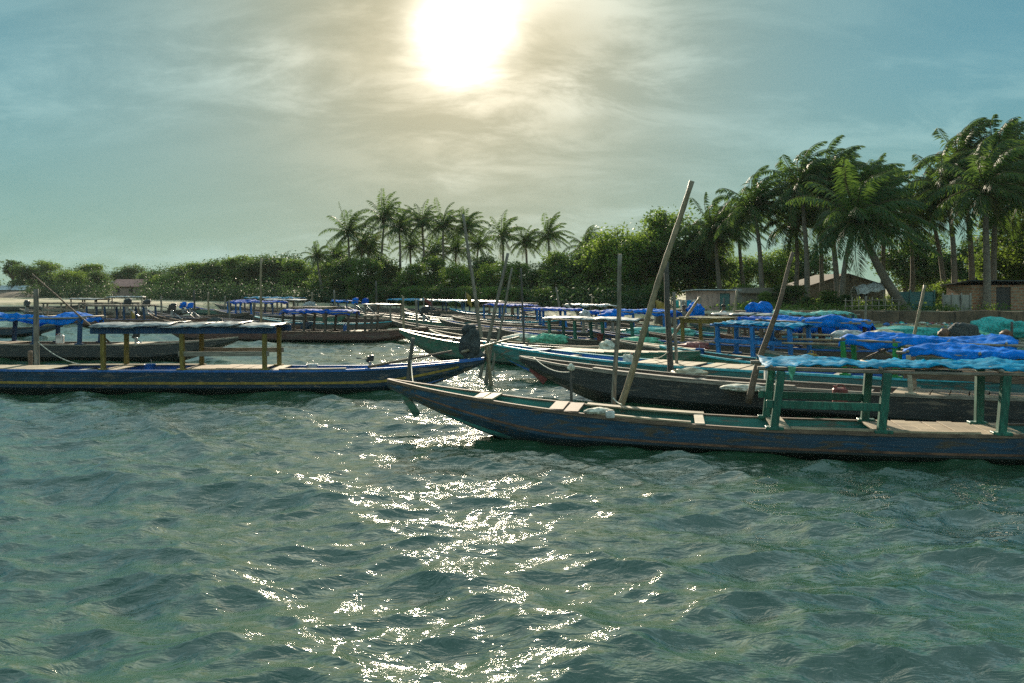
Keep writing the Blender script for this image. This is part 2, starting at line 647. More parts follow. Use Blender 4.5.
def build_ground():
    ys = list(np.arange(28, 60, .5)) + list(np.arange(60, 200, 2.2)) + list(np.geomspace(202, 2200, 24))
    ys += [WALL_Y + .1, WALL_Y + .26]
    ys = sorted(ys)
    pxs = list(np.arange(-1500, -100, 60)) + list(np.arange(-100, 1130, 9)) + list(np.arange(1130, 2600, 60))
    rows = []
    for y in ys:
        rows.append([(X(p, y), y, ground_z(X(p, y), y)) for p in pxs])
    mb = MB().grid(rows)
    m, nt, b, _ = newmat('ground')
    g = tnoise(nt, .22, 6, .65, 'Object')
    f = tnoise(nt, 3.5, 6, .7, 'Object')
    sandc = tmix(nt, tramp(nt, f, .3, .7), (.23, .185, .11), (.46, .39, .25))
    grassc = tmix(nt, tramp(nt, f, .3, .7), (.05, .075, .02), (.15, .16, .05))
    c = tmix(nt, tramp(nt, g, .46, .60), sandc, grassc)
    # bare sand along the water
    nt.links.new(c, b.inputs['Base Color'])
    b.inputs['Roughness'].default_value = .95
    tbump(nt, b, f, .6, .08)
    o = mb.build('ground', m, smooth=True)
    tag(o, 'sandy shore and grassy ground round the harbour', None, None, 'structure')


build_ground()

# ------------------------------------------------------------------ vegetation
LEAF = {
    'mid': leaf_mat('leaves_mid_green', (.030, .060, .016), (.070, .115, .028), (.17, .27, .04), .42),
    'dark': leaf_mat('leaves_dark_green', (.020, .042, .015), (.045, .08, .024), (.11, .19, .035), .38),
    'bright': leaf_mat('leaves_bright_green', (.04, .08, .016), (.09, .15, .03), (.20, .30, .04), .45),
    'palm': leaf_mat('palm_fronds', (.022, .052, .018), (.05, .09, .026), (.13, .22, .035), .36),
    'far': leaf_mat('leaves_far_dark', (.018, .038, .018), (.036, .066, .026), (.07, .13, .04), .3),
    'dry': leaf_mat('leaves_dry', (.07, .07, .025), (.13, .12, .045), (.2, .2, .06), .3),
}
M['bark'] = wood('bark', (.15, .12, .09), stretch=(8, 8, 3), k=.5, rough=.9)
M['palm_bark'] = wood('palm_bark', (.20, .165, .125), stretch=(2, 2, 9), k=.5, rough=.9)


def leaf_quads(c, size, rng, flat=.35):
    """one leaf-sized quad per centre, random facing"""
    n = len(c)
    u = rng.normal(size=(n, 3)); u[:, 2] *= .6
    u /= np.linalg.norm(u, axis=1)[:, None]
    w = rng.normal(size=(n, 3))
    w -= (w * u).sum(1)[:, None] * u
    w /= np.linalg.norm(w, axis=1)[:, None]
    s = size * rng.uniform(.6, 1.35, n)[:, None]
    a, b_ = u * s, w * s * .55
    v = np.stack([c - a, c - a * .1 + b_, c + a, c - a * .1 - b_], 1).reshape(-1, 3)
    f = np.arange(n * 4).reshape(n, 4)
    return v, f


def crown_mesh(name, h, r, nclump, nleaf, size, mat, seed, parent, z0=.3, top=1.0):
    """clumps of leaves on an uneven shell of lobes; local z from z0*h to h"""
    rng = np.random.default_rng(seed)
    cs = []
    nl = rng.integers(8, 13)
    lobes = []
    for i in range(nl):
        a = rng.uniform(0, 2 * math.pi); rr = rng.uniform(.1, .62) * r
        lz = h * (z0 + (1 - z0) * rng.uniform(.18, .86))
        lobes.append((rr * math.cos(a), rr * math.sin(a), lz, r * rng.uniform(.30, .5)))
    lobes.append((0, 0, h * (z0 + (1 - z0) * .62), r * .6))
    for i in range(nclump):
        lx, ly, lz, lr = lobes[rng.integers(0, len(lobes))]
        d = rng.normal(size=3); d /= np.linalg.norm(d)
        k = lr * rng.uniform(.55, 1.12)
        p = np.array([lx + d[0] * k, ly + d[1] * k, min(lz + d[2] * k * .85, h * rng.uniform(.9, 1.04))])
        if p[2] < h * z0 * .8:
            p[2] = h * z0 * rng.uniform(.8, 1.2)
        cr = r * rng.uniform(.07, .17)
        q = rng.normal(size=(nleaf, 3)) * np.array([cr, cr, cr * .6]) + p
        cs.append(q)
    c = np.concatenate(cs)
    v, f = leaf_quads(c, size, rng)
    return npmesh('crown', v, f, mat, parent), lobes


def trunk_mesh(h, r, lobes, seed, parent, stems=1):
    rnd = random.Random(seed)
    mb = MB()
    for s in range(stems):
        ox, oy = (rnd.uniform(-.4, .4), rnd.uniform(-.4, .4)) if stems > 1 else (0, 0)
        fork = Vector((ox + rnd.uniform(-.3, .3), oy + rnd.uniform(-.3, .3), h * .38))
        tr = .02 * h + .05
        mb.tube([(ox, oy, -.4), (ox * 1.0, oy, h * .1), (ox + rnd.uniform(-.12, .12), oy, h * .24), fork], [tr * 1.25, tr, tr * .85, tr * .72], 8)
        for lx, ly, lz, lr in lobes:
            if rnd.random() < (.9 if stems == 1 else .45):
                mid = fork.lerp(Vector((lx, ly, lz)), .55) + Vector((0, 0, -.15))
                mb.tube([fork, mid, (lx, ly, lz), (lx * 1.2, ly * 1.2, lz + lr * .7)], [tr * .6, tr * .38, tr * .2, tr * .08], 5)
    return mb.build('trunk', M['bark'], parent, smooth=True)


PROTO = {}


def tree_proto(key, kind, h, r, seed, mat, size=.2, ncl=210, nlf=26, z0=.3, stems=1):
    t = empty(kind, (0, -900, 0))
    cr, lobes = crown_mesh(kind, h, r, ncl, nlf, size, LEAF[mat], seed, t, z0)
    trunk_mesh(h, r, lobes, seed, t, stems)
    PROTO[key] = t
    return t


def place(key, px, d, s, label, cat='tree', group=None, rz=None, sz=None, dz=0.0):
    t = PROTO[key]
    if not t.get('used'):
        o = t
        t['used'] = 1
    else:
        o = copy_tree(t)
    x = X(px, d)
    o.location = (x, d, ground_z(x, d) - .05 + dz)
    o.rotation_euler = (0, 0, rz if rz is not None else random.uniform(0, 6.28))
    o.scale = (s, s, sz or s)
    tag(o, label, cat, group)
    return o


def palm(px, d, top_px, top_py, r, seed, label, wind=1.0, nf=24, mat='palm', trunk_r=.17, tilt=0.0, leaflets=34, group='coconut palms behind the harbour'):
    """coconut palm: base at (px, d); crown centre seen near top_px, top_py"""
    rng = np.random.default_rng(seed)
    x0 = X(px, d); z0 = ground_z(x0, d) - .1
    root = empty('coconut_palm', (x0, d, z0), 0, label, 'palm tree', group)
    top = Vector((X(top_px, d) - x0, 0 + rng.uniform(-.5, .5), Z(top_py, d) - z0))
    n = 14
    pts, rad = [], []
    for i in range(n + 1):
        t = i / n
        b_ = Vector((0, 0, top.z * t)) + Vector((top.x, top.y, 0)) * (t ** 1.5 if abs(top.x) < 2.5 else t ** .9)
        b_.x += .12 * math.sin(t * 4 + seed)
        pts.append(b_)
        rad.append(trunk_r * (1.45 - .75 * t if t > .08 else 1.9 - 6 * t))
    top = pts[-1].copy()
    MB().tube(pts, rad, 9).build('trunk', M['palm_bark'], root, smooth=True)
    V, Fc = [], []
    no = 0
    V2, F2 = [], []
    n2 = 0
    rach = MB()
    for k in range(nf):
        az = 2 * math.pi * (k * .381966) + rng.uniform(-.2, .2)
        el = math.radians(84 - 112 * (k / nf) + rng.uniform(-12, 12))
        L = r * rng.uniform(.85, 1.15)
        dead = el < math.radians(-12) and rng.random() < .4
        if dead:
            el = math.radians(rng.uniform(-70, -50)); L *= .8
        ns = 11
        p = np.array(top) + np.array([0, 0, .1])
        dvec = np.array([math.cos(az) * math.cos(el), math.sin(az) * math.cos(el), math.sin(el)])
        spine = [p.copy()]
        for i in range(ns):
            t = (i + 1) / ns
            dvec = dvec + np.array([.10 * wind * t + .03 * wind, 0, -.15 * (.4 + t)]) * (.95 if el > 0 else .65)
            dvec /= np.linalg.norm(dvec)
            p = p + dvec * L / ns
            spine.append(p.copy())
        spine = np.array(spine)
        rach.tube([tuple(s_) for s_ in spine], [.045 * (1 - .85 * i / ns) + .006 for i in range(ns + 1)], 4, caps=False)
        for j in range(leaflets):
            t = .10 + .9 * (j / (leaflets - 1))
            u = t * ns
            i0 = min(int(u), ns - 1)
            q = spine[i0] * (1 - (u - i0)) + spine[i0 + 1] * (u - i0)
            tang = spine[i0 + 1] - spine[i0]
            tang /= np.linalg.norm(tang)
            side = np.cross(tang, [0, 0, 1.0])
            if np.linalg.norm(side) < .1:
                side = np.array([math.sin(az), -math.cos(az), 0])
            side /= np.linalg.norm(side)
            ll = r * .215 * (math.sin(math.pi * (t * .82 + .12)) ** .6) * rng.uniform(.8, 1.15)
            for sgn in (-1, 1):
                if rng.random() < .06:
                    continue
                dd = side * sgn * .8 + tang * .55 + np.array([.34 * wind, 0, -.5]) + rng.normal(0, .10, 3)
                dd /= np.linalg.norm(dd)
                w = np.cross(dd, tang); wn_ = np.linalg.norm(w)
                w = w / (wn_ if wn_ > .05 else 1)
                wid = .036 * (r / 3.4) + .012
                m1 = q + dd * ll * .5 + np.array([0, 0, -.0])
                e = q + dd * ll + np.array([.06 * wind, 0, -.18]) * ll
                if dead:
                    V2 += [q, m1 + tang * wid * .6, e, m1 - tang * wid * .6]
                    F2.append((n2, n2 + 1, n2 + 2, n2 + 3)); n2 += 4
                else:
                    V += [q, m1 + tang * wid, e, m1 - tang * wid]
                    Fc.append((no, no + 1, no + 2, no + 3)); no += 4
    npmesh('fronds', np.array(V), np.array(Fc), LEAF[mat], root)
    if F2:
        npmesh('dead_fronds', np.array(V2), np.array(F2), LEAF['dry'], root)
    rach.build('frond_stems', LEAF['dry'], root, smooth=True)
    nuts = MB()
    for i in range(7):
        a = i * .9 + seed
        nuts.lump(top + Vector((math.cos(a) * .26, math.sin(a) * .26, -.18 - .1 * (i % 2))), (.13, .13, .15), i, amp=.1, nu=8, nv=6)
    nuts.build('coconuts', LEAF['dry'], root, smooth=True)
    return root


random.seed(11)
tree_proto('a', 'broadleaf_tree', 8.0, 3.4, 1, 'mid', .14, 330, 34, .1)
tree_proto('b', 'broadleaf_tree', 8.0, 3.6, 2, 'bright', .14, 330, 34, .12)
tree_proto('c', 'broadleaf_tree', 8.0, 3.8, 3, 'dark', .15, 330, 34, .08)
tree_proto('d', 'broadleaf_tree', 8.0, 3.1, 4, 'mid', .14, 280, 34, .14)
tree_proto('s', 'shrub', 3.0, 2.2, 5, 'mid', .10, 200, 30, .02, 3)
tree_proto('t', 'shrub', 3.0, 2.6, 6, 'dark', .11, 200, 30, .02, 3)
tree_proto('u', 'shrub', 2.6, 2.0, 7, 'bright', .09, 170, 30, .02, 3)
tree_proto('w', 'slender_tree', 9.0, 1.9, 8, 'dark', .13, 170, 30, .3)

FS = 'broadleaf trees along the far left shore'
far = [  # px, top row, depth, kind, label
    (-26, 264, 190, 'c', 'dark round tree cut by the left edge of the photo, far shore'),
    (12, 256, 192, 'w', 'tallest slender dark tree at the far left end of the shore'),
    (34, 266, 180, 'c', 'dark tree standing right of the slender tree on the far left shore'),
    (46, 263, 186, 'a', 'wide green tree left of the top of the slanting bamboo pole'),
    (68, 270, 168, 'b', 'low green tree right behind the slanting bamboo pole'),
    (86, 265, 178, 'd', 'green tree left of the pink roofed house'),
    (98, 272, 164, 'b', 'low green tree touching the left wall of the pink roofed house'),
    (124, 266, 196, 'c', 'dark crown rising directly behind the pink roof'),
    (147, 274, 178, 'a', 'low tree touching the right side of the pink roofed house'),
    (156, 268, 170, 'w', 'thin open tree right of the pink roofed house'),
    (168, 274, 160, 'b', 'low tree by the gap in the far treeline'),
    (184, 268, 166, 'a', 'green tree right of the gap in the far treeline'),
    (203, 264, 160, 'd', 'taller green tree behind the blue wrapped motor covers'),
    (222, 262, 156, 'c', 'broad dark tree behind the small deep blue canopy'),
    (241, 258, 152, 'a', 'tall crown at the highest point of the far treeline, by the thin tall pole'),
    (262, 262, 150, 'b', 'crown right behind the thin tall pole on the left'),
    (282, 257, 148, 'c', 'big dark crown left of the centre palm grove'),
    (302, 260, 142, 'd', 'green crown filling the gap before the first small palm'),
]
HK = {'a': 8.0, 'b': 8.0, 'c': 8.0, 'd': 8.0, 'w': 9.0, 's': 3.0, 't': 3.0, 'u': 2.6}


def tree_at(px, py, d, key, label, group, cat='tree', wide=1.0):
    x = X(px, d)
    h = Z(py, d) - ground_z(x, d)
    s = h / HK[key]
    return place(key, px, d, s * wide, label, cat, group, sz=s)


for px, py, d, k, lb in far:
    tree_at(px, py - 2, d, 'c' if k == 'b' and px % 4 else k, lb, FS, wide=1.45)

CG = 'trees under the centre palm grove'
mid = [
    (324, 262, 128, 'd', 'green tree below the smallest palm at the left of the grove'),
    (345, 255, 118, 'c', 'dark tree under the leftmost tall palm of the grove'),
    (366, 258, 110, 'a', 'bushy tree under the highest palm of the centre grove'),
    (388, 254, 116, 'c', 'dense dark tree between the two highest centre palms'),
    (410, 262, 104, 'd', 'green tree behind the red rags in the centre'),
    (432, 256, 112, 'a', 'tree crown under the middle palms of the grove'),
    (455, 260, 102, 'b', 'olive lit crown left of the tall thin pole'),
    (478, 254, 108, 'c', 'dark crown between the tall thin pole and the crossed poles'),
    (500, 258, 98, 'b', 'yellowish lit crown under the three separate palms'),
    (520, 262, 100, 'a', 'green crown behind the crossed poles in the centre'),
    (543, 258, 98, 'c', 'dark crown under the rightmost separate centre palm'),
    (562, 250, 94, 'd', 'green crown left of the lone small palm'),
    (578, 246, 90, 'c', 'dark crown under the lone small palm above the treeline'),
]
for px, py, d, k, lb in mid:
    tree_at(px, py, d, k, lb, CG, wide=1.15)

RG = 'broadleaf trees right of centre'
rgt = [
    (598, 238, 86, 'd', 'dark green tree at the left end of the tall broadleaf row'),
    (622, 222, 82, 'b', 'bright yellow green tree behind the short grey pole'),
    (645, 228, 78, 'b', 'lower bright tree left of the big leaning bamboo'),
    (664, 212, 80, 'a', 'highest broadleaf tree, behind the big leaning bamboo'),
    (690, 218, 76, 'c', 'dark broadleaf tree above the pinkish hut'),
    (712, 236, 84, 'a', 'green broadleaf crown behind the first windswept palm'),
    (742, 252, 92, 'b', 'sunlit far crown seen under the palms above the low brown shed'),
    (778, 246, 90, 'b', 'sunlit far crown seen left of the grey gabled house'),
    (806, 240, 92, 'c', 'dark crown behind the left gable of the grey house'),
    (905, 232, 84, 'c', 'dark crown filling the gap right of the grey gabled house'),
    (935, 246, 88, 'b', 'sunlit crown behind the concrete slab wall'),
    (962, 238, 80, 'c', 'dark crown behind the tall palms at the right'),
    (1010, 216, 66, 'a', 'large green tree over the brick hut at the right edge'),
    (1040, 226, 62, 'b', 'bright tree cut by the right edge of the photo'),
    (1085, 205, 62, 'a', 'tree beyond the right edge of the photo'),
]
for px, py, d, k, lb in rgt:
    tree_at(px, py, d, k, lb, RG, wide=1.1)

SG = 'shrubs along the bank'
shr = [
    (335, 288, 124, 't', 1.2), (360, 286, 112, 's', 1.3), (385, 287, 105, 't', 1.3), (412, 286, 100, 's', 1.3),
    (440, 287, 97, 't', 1.3), (468, 286, 93, 's', 1.3), (494, 288, 91, 'u', 1.3), (520, 287, 88, 's', 1.2),
    (545, 289, 86, 'u', 1.2), (566, 290, 83, 'u', 1.2), (590, 286, 80, 't', 1.2), (612, 288, 76, 'u', 1.2), (634, 290, 72, 's', 1.1),
    (655, 284, 70, 't', 1.1), (745, 284, 64, 's', 1.0), (764, 292, 58, 'u', .9), (785, 284, 60, 't', 1.0), (806, 296, 57, 't', 1.0),
    (828, 290, 56, 's', 1.0), (846, 294, 55, 't', .9), (880, 299, 56, 't', .9), (893, 292, 62, 's', 1.0), (926, 288, 58, 't', .9),
    (943, 282, 64, 'u', 1.0), (962, 280, 66, 's', 1.0), (1005, 276, 70, 's', 1.0),
]
where = ['below the smallest centre palm', 'under the leftmost tall centre palm', 'under the two highest centre palms', 'behind the red rags on the centre boats',
         'behind the middle centre palms', 'behind the tall thin pole', 'behind the crossed poles', 'just right of the crossed poles',
         'below the rightmost separate centre palm', 'above the small blue and white canopy', 'left of the short grey pole', 'right behind the short grey pole',
         'between the short grey pole and the big bamboo', 'behind the foot of the big bamboo', 'just right of the pinkish hut', 'small and yellow, right of the teal cloths',
         'left of the twisted pole on the bank', 'right of the twisted pole on the bank', 'below the left gable of the grey house', 'in front of the grey gabled house',
         'below the thick leaning palm trunk', 'right of the thick leaning palm trunk', 'beside the dark fence', 'sunlit, above the concrete slab wall',
         'behind the concrete slab wall', 'above the roof of the brick hut']
for (px, py, d, k, wd), w_ in zip(shr, where):
    tree_at(px, py, d, k, {'s': 'green', 't': 'dark green', 'u': 'yellow green'}[k] + ' leafy shrub ' + w_, SG, 'shrub', wide=wd)

# undergrowth that reads as one mass under the far treeline
rngu = np.random.default_rng(77)
cs = []
for i in range(2200):
    px = rngu.uniform(-60, 640)
    if 110 < px < 138 or -8 < px < 26:
        continue
    d = float(shore(px)) + rngu.uniform(8, 16) + (32 * clampf((230 - px) / 200))
    x = X(px, d); z = ground_z(x, d)
    k = rngu.uniform(.5, 2.4) * (1 + .5 * clampf((300 - px) / 100))
    cs.append(rngu.normal(size=(30, 3)) * np.array([.8, .6, .35 * k]) + np.array([x, d, z + k * .55]))
v, f = leaf_quads(np.concatenate(cs), .16, rngu)
tag(npmesh('undergrowth', v, f, LEAF['far']), 'dense low undergrowth at the foot of the far trees', 'undergrowth', None, 'stuff')
cs = []
for i in range(700):
    px = rngu.uniform(690, 1140); d = rngu.uniform(51, 70); x = X(px, d)
    if 60 > d > 52 and (694 < px < 740 or 965 < px < 1060):
        continue
    k = rngu.uniform(.2, .9)
    cs.append(rngu.normal(size=(26, 3)) * np.array([.45, .4, .22 * k]) + np.array([x, d, ground_z(x, d) + k * .45]))
v, f = leaf_quads(np.concatenate(cs), .09, rngu)
tag(npmesh('weeds', v, f, LEAF['mid']), 'knee high weeds on the bank behind the retaining wall', 'weeds', None, 'stuff')

cs = []
for i in range(2000):
    px = rngu.uniform(-60, 340)
    if 106 < px < 143 or -10 < px < 28:
        continue
    d = float(shore(px)) + rngu.uniform(34, 50) + (30 * clampf((230 - px) / 200))
    x = X(px, d); z = ground_z(x, d)
    top = 5.6 + 2.0 * noise.noise(Vector((px * .03, 1, 0))) + 1.3 * noise.noise(Vector((px * .11, 5, 0))) + 2.2 * clampf((px - 150) / 120)
    k = rngu.uniform(.15, 1) * top
    cs.append(rngu.normal(size=(34, 3)) * np.array([.95, .7, .5]) + np.array([x, d, z + k]))
v, f = leaf_quads(np.concatenate(cs), .19, rngu)
tag(npmesh('far_wood', v, f, LEAF['far']), 'far off dark wood closing the gaps of the left treeline', 'wood', None, 'stuff')

# centre palms
cp = [
    (322, 122, 318, 250, 2.6, 'smallest palm at the left end of the centre grove'),
    (352, 118, 348, 226, 4.0, 'leftmost tall palm of the centre grove, leaning fronds'),
    (360, 121, 362, 238, 3.4, 'palm tucked low between the two leftmost tall palms'),
    (380, 118, 383, 211, 4.0, 'highest palm of the centre grove'),
    (400, 116, 399, 222, 3.9, 'palm just right of the highest centre palm'),
    (424, 116, 423, 216, 3.8, 'bushy headed palm in the middle of the centre grove'),
    (443, 114, 444, 219, 3.4, 'slim palm left of the tall thin leaning pole'),
    (472, 114, 466, 222, 3.8, 'palm whose head the tall thin pole crosses'),
    (476, 119, 478, 238, 3.2, 'low palm head right of the tall thin pole'),
    (504, 112, 502, 230, 3.5, 'palm standing apart, first right of the thin pole'),
    (527, 112, 525, 236, 3.1, 'shorter palm between the two palms that stand apart'),
    (548, 110, 549, 229, 3.5, 'palm standing apart at the right end of the centre grove'),
    (372, 124, 370, 244, 3.4, 'palm head low behind the highest centre palm'),
    (412, 122, 411, 240, 3.6, 'palm head low between the second and third tall centre palms'),
    (436, 124, 434, 246, 3.4, 'palm head low left of the slim centre palm'),
    (456, 122, 455, 243, 3.4, 'palm head low between the slim palm and the tall thin pole'),
    (340, 128, 336, 248, 3.0, 'palm head low between the smallest and the leftmost tall palm'),
    (586, 104, 586, 240, 3.0, 'lone small palm over the trees between grove and bamboo'),
]
for i, (px, d, tx, ty, r, lb) in enumerate(cp):
    palm(px, d, tx, ty + 8, r * (1.0 + .1 * math.sin(i * 2.3)), 20 + i, lb, wind=.35 + .5 * ((i * 7) % 5) / 4, nf=30 + (i * 5) % 9, leaflets=30)
rp = [
    (722, 72, 712, 222, 3.6, 'windswept palm at the left end of the right hand palms', 1.1, 26, .17),
    (764, 66, 752, 200, 3.9, 'palm with a bare young spear frond, left of the twisted pole', 1.2, 26, .17),
    (796, 66, 796, 214, 3.6, 'palm behind the top of the twisted pole', 1.1, 24, .16),
    (806, 62, 803, 178, 3.8, 'tall windswept palm left of the big leaning palm', 1.2, 26, .17),
    (836, 62, 832, 176, 3.9, 'tall palm behind the left part of the big leaning palm', 1.2, 26, .17),
    (905, 53, 856, 214, 4.6, 'big palm with thick leaning trunk in front of the grey house', .9, 34, .24),
    (842, 60, 862, 190, 4.2, 'palm with slanting trunk behind the big leaning palm', 1.2, 28, .16),
    (948, 64, 926, 196, 3.6, 'lower palm left of the tall right hand cluster', 1.1, 24, .16),
    (956, 60, 945, 178, 3.8, 'palm at the left of the tall right hand cluster', 1.2, 26, .17),
    (972, 62, 962, 152, 4.0, 'palm with the highest crown, second in the right hand cluster', 1.2, 26, .17),
    (985, 54, 987, 182, 4.3, 'straight trunked palm in front of the right hand cluster', 1.1, 30, .19),
    (992, 60, 1000, 152, 4.0, 'tall palm right of the highest crown', 1.2, 28, .17),
    (745, 76, 738, 216, 3.6, 'short palm between the first and second windswept palms', 1.2, 24, .16),
    (824, 70, 818, 204, 3.8, 'lower palm head tucked between twisted pole and big leaning palm', 1.2, 24, .16),
    (884, 68, 882, 196, 4.0, 'palm head to the right behind the big leaning palm', 1.2, 26, .16),
    (912, 70, 908, 212, 3.6, 'lower palm filling the gap before the tall right hand cluster', 1.1, 24, .16),
    (1018, 66, 1015, 190, 3.8, 'lower palm behind the tall palm at the right edge', 1.2, 24, .16),
    (1042, 58, 1032, 188, 4.2, 'palm cut by the right edge of the photo', 1.1, 28, .17),
]
for i, (px, d, tx, ty, r, lb, wd, nf, tr) in enumerate(rp):
    palm(px, d, tx, ty + 9, r * 1.02, 60 + i, lb, wind=wd, nf=nf + 10, trunk_r=tr, leaflets=46)
# ------------------------------------------------------------------ buildings and walls
def plaster(name, c, c2):
    m, nt, b, _ = newmat(name)
    a = tnoise(nt, .9, 7, .7)
    s = tnoise(nt, 1.2, 5, .6, stretch=(3, 3, .5))
    cc = tmix(nt, tramp(nt, a, .35, .65), c, c2)
    cc = tmix(nt, tramp(nt, s, .5, .7), cc, mul(c2, .5))
    nt.links.new(cc, b.inputs['Base Color'])
    b.inputs['Roughness'].default_value = .95
    tbump(nt, b, a, .5, .03)
    return m


def brickmat():
    m, nt, b, _ = newmat('laterite_bricks')
    t = nt.nodes.new('ShaderNodeTexCoord')
    sp = nt.nodes.new('ShaderNodeSeparateXYZ'); nt.links.new(t.outputs['Object'], sp.inputs[0])
    ad = nt.nodes.new('ShaderNodeMath'); ad.operation = 'ADD'
    nt.links.new(sp.outputs[0], ad.inputs[0]); nt.links.new(sp.outputs[1], ad.inputs[1])
    cb = nt.nodes.new('ShaderNodeCombineXYZ')
    nt.links.new(ad.outputs[0], cb.inputs[0]); nt.links.new(sp.outputs[2], cb.inputs[1])
    br = nt.nodes.new('ShaderNodeTexBrick')
    br.inputs['Scale'].default_value = 1
    br.inputs['Brick Width'].default_value = .42
    br.inputs['Row Height'].default_value = .2
    br.inputs['Mortar Size'].default_value = .035
    br.inputs['Color1'].default_value = (.26, .10, .05, 1)
    br.inputs['Color2'].default_value = (.36, .18, .09, 1)
    br.inputs['Mortar'].default_value = (.27, .22, .15, 1)
    nt.links.new(cb.outputs[0], br.inputs[0])
    n = tnoise(nt, 3, 5, .6)
    c = tmix(nt, tramp(nt, n, .35, .7), br.outputs[0], tmix(nt, .5, br.outputs[0], (.12, .09, .06)))
    nt.links.new(c, b.inputs['Base Color'])
    b.inputs['Roughness'].default_value = .95
    tbump(nt, b, br.outputs['Fac'], -.6, .02)
    return m


M['stone_wall'] = plaster('rough_stone_wall', (.15, .10, .06), (.07, .052, .032))
M['concrete'] = plaster('stained_concrete', (.30, .29, .25), (.19, .18, .15))
M['pink_wall'] = plaster('pinkish_plaster', (.36, .25, .20), (.25, .17, .14))
M['grey_wall'] = plaster('grey_brown_plaster', (.20, .17, .13), (.13, .11, .08))
M['brick'] = brickmat()
M['tin'] = plain('weathered_tin', (.42, .46, .46), .45, .5, 2, metal=.3)
M['dark_tin'] = plain('dark_roofing_sheet', (.05, .06, .065), .9, .5, 2)
M['thatch'] = plain('old_thatch', (.11, .085, .055), .95, .6, 5, bump=.9)
M['pink_roof'] = plain('pink_roof_tiles', (.42, .20, .16), .9, .4, 3)
M['door_dark'] = wood('dark_door_wood', (.05, .045, .04))
M['teal_door'] = wood('teal_door_wood', (.06, .16, .15))
M['glass_dark'] = plain('dark_window', (.02, .025, .03), .2, .2, 2)

# retaining wall along the bank (an uneven top)
mb = MB()
x0, x1 = X(735, WALL_Y), X(1300, WALL_Y)
n = 70
rows = []
for i in range(n + 1):
    x = x0 + (x1 - x0) * i / n
    top = 1.17 + .13 * noise.noise(Vector((x * .4, 0, 0)))
    th = .06 * noise.noise(Vector((x * .7, 2, 0)))
    rows.append([(x, WALL_Y - .22 + th, .1), (x, WALL_Y - .16 + th, .7), (x, WALL_Y - .14 + th, top), (x, WALL_Y + .25, top + .02), (x, WALL_Y + .25, .1)])
mb.grid(rows)
mb.add(rows[0], [(0, 1, 2, 3, 4)])
tag(mb.build('retaining_wall', M['stone_wall']), 'low brown stone retaining wall along the right bank', 'wall')
mb = MB()
xa, ya, xb, yb = X(655, 56), 56, X(735, WALL_Y) - .05, WALL_Y + .1
rows = []
for i in range(25):
    t = i / 24
    x, y = xa + (xb - xa) * t, ya + (yb - ya) * t
    top = 1.05 + .06 * noise.noise(Vector((x * .5, 4, 0))) - .3 * (1 - t)
    rows.append([(x - .05, y - .3, .1), (x, y - .16, top), (x + .08, y + .2, top), (x + .08, y + .2, .1)])
mb.grid(rows)
tag(mb.build('earth_bank_wall', M['stone_wall']), 'crumbling lower end of the bank wall left of the pinkish hut', 'wall')


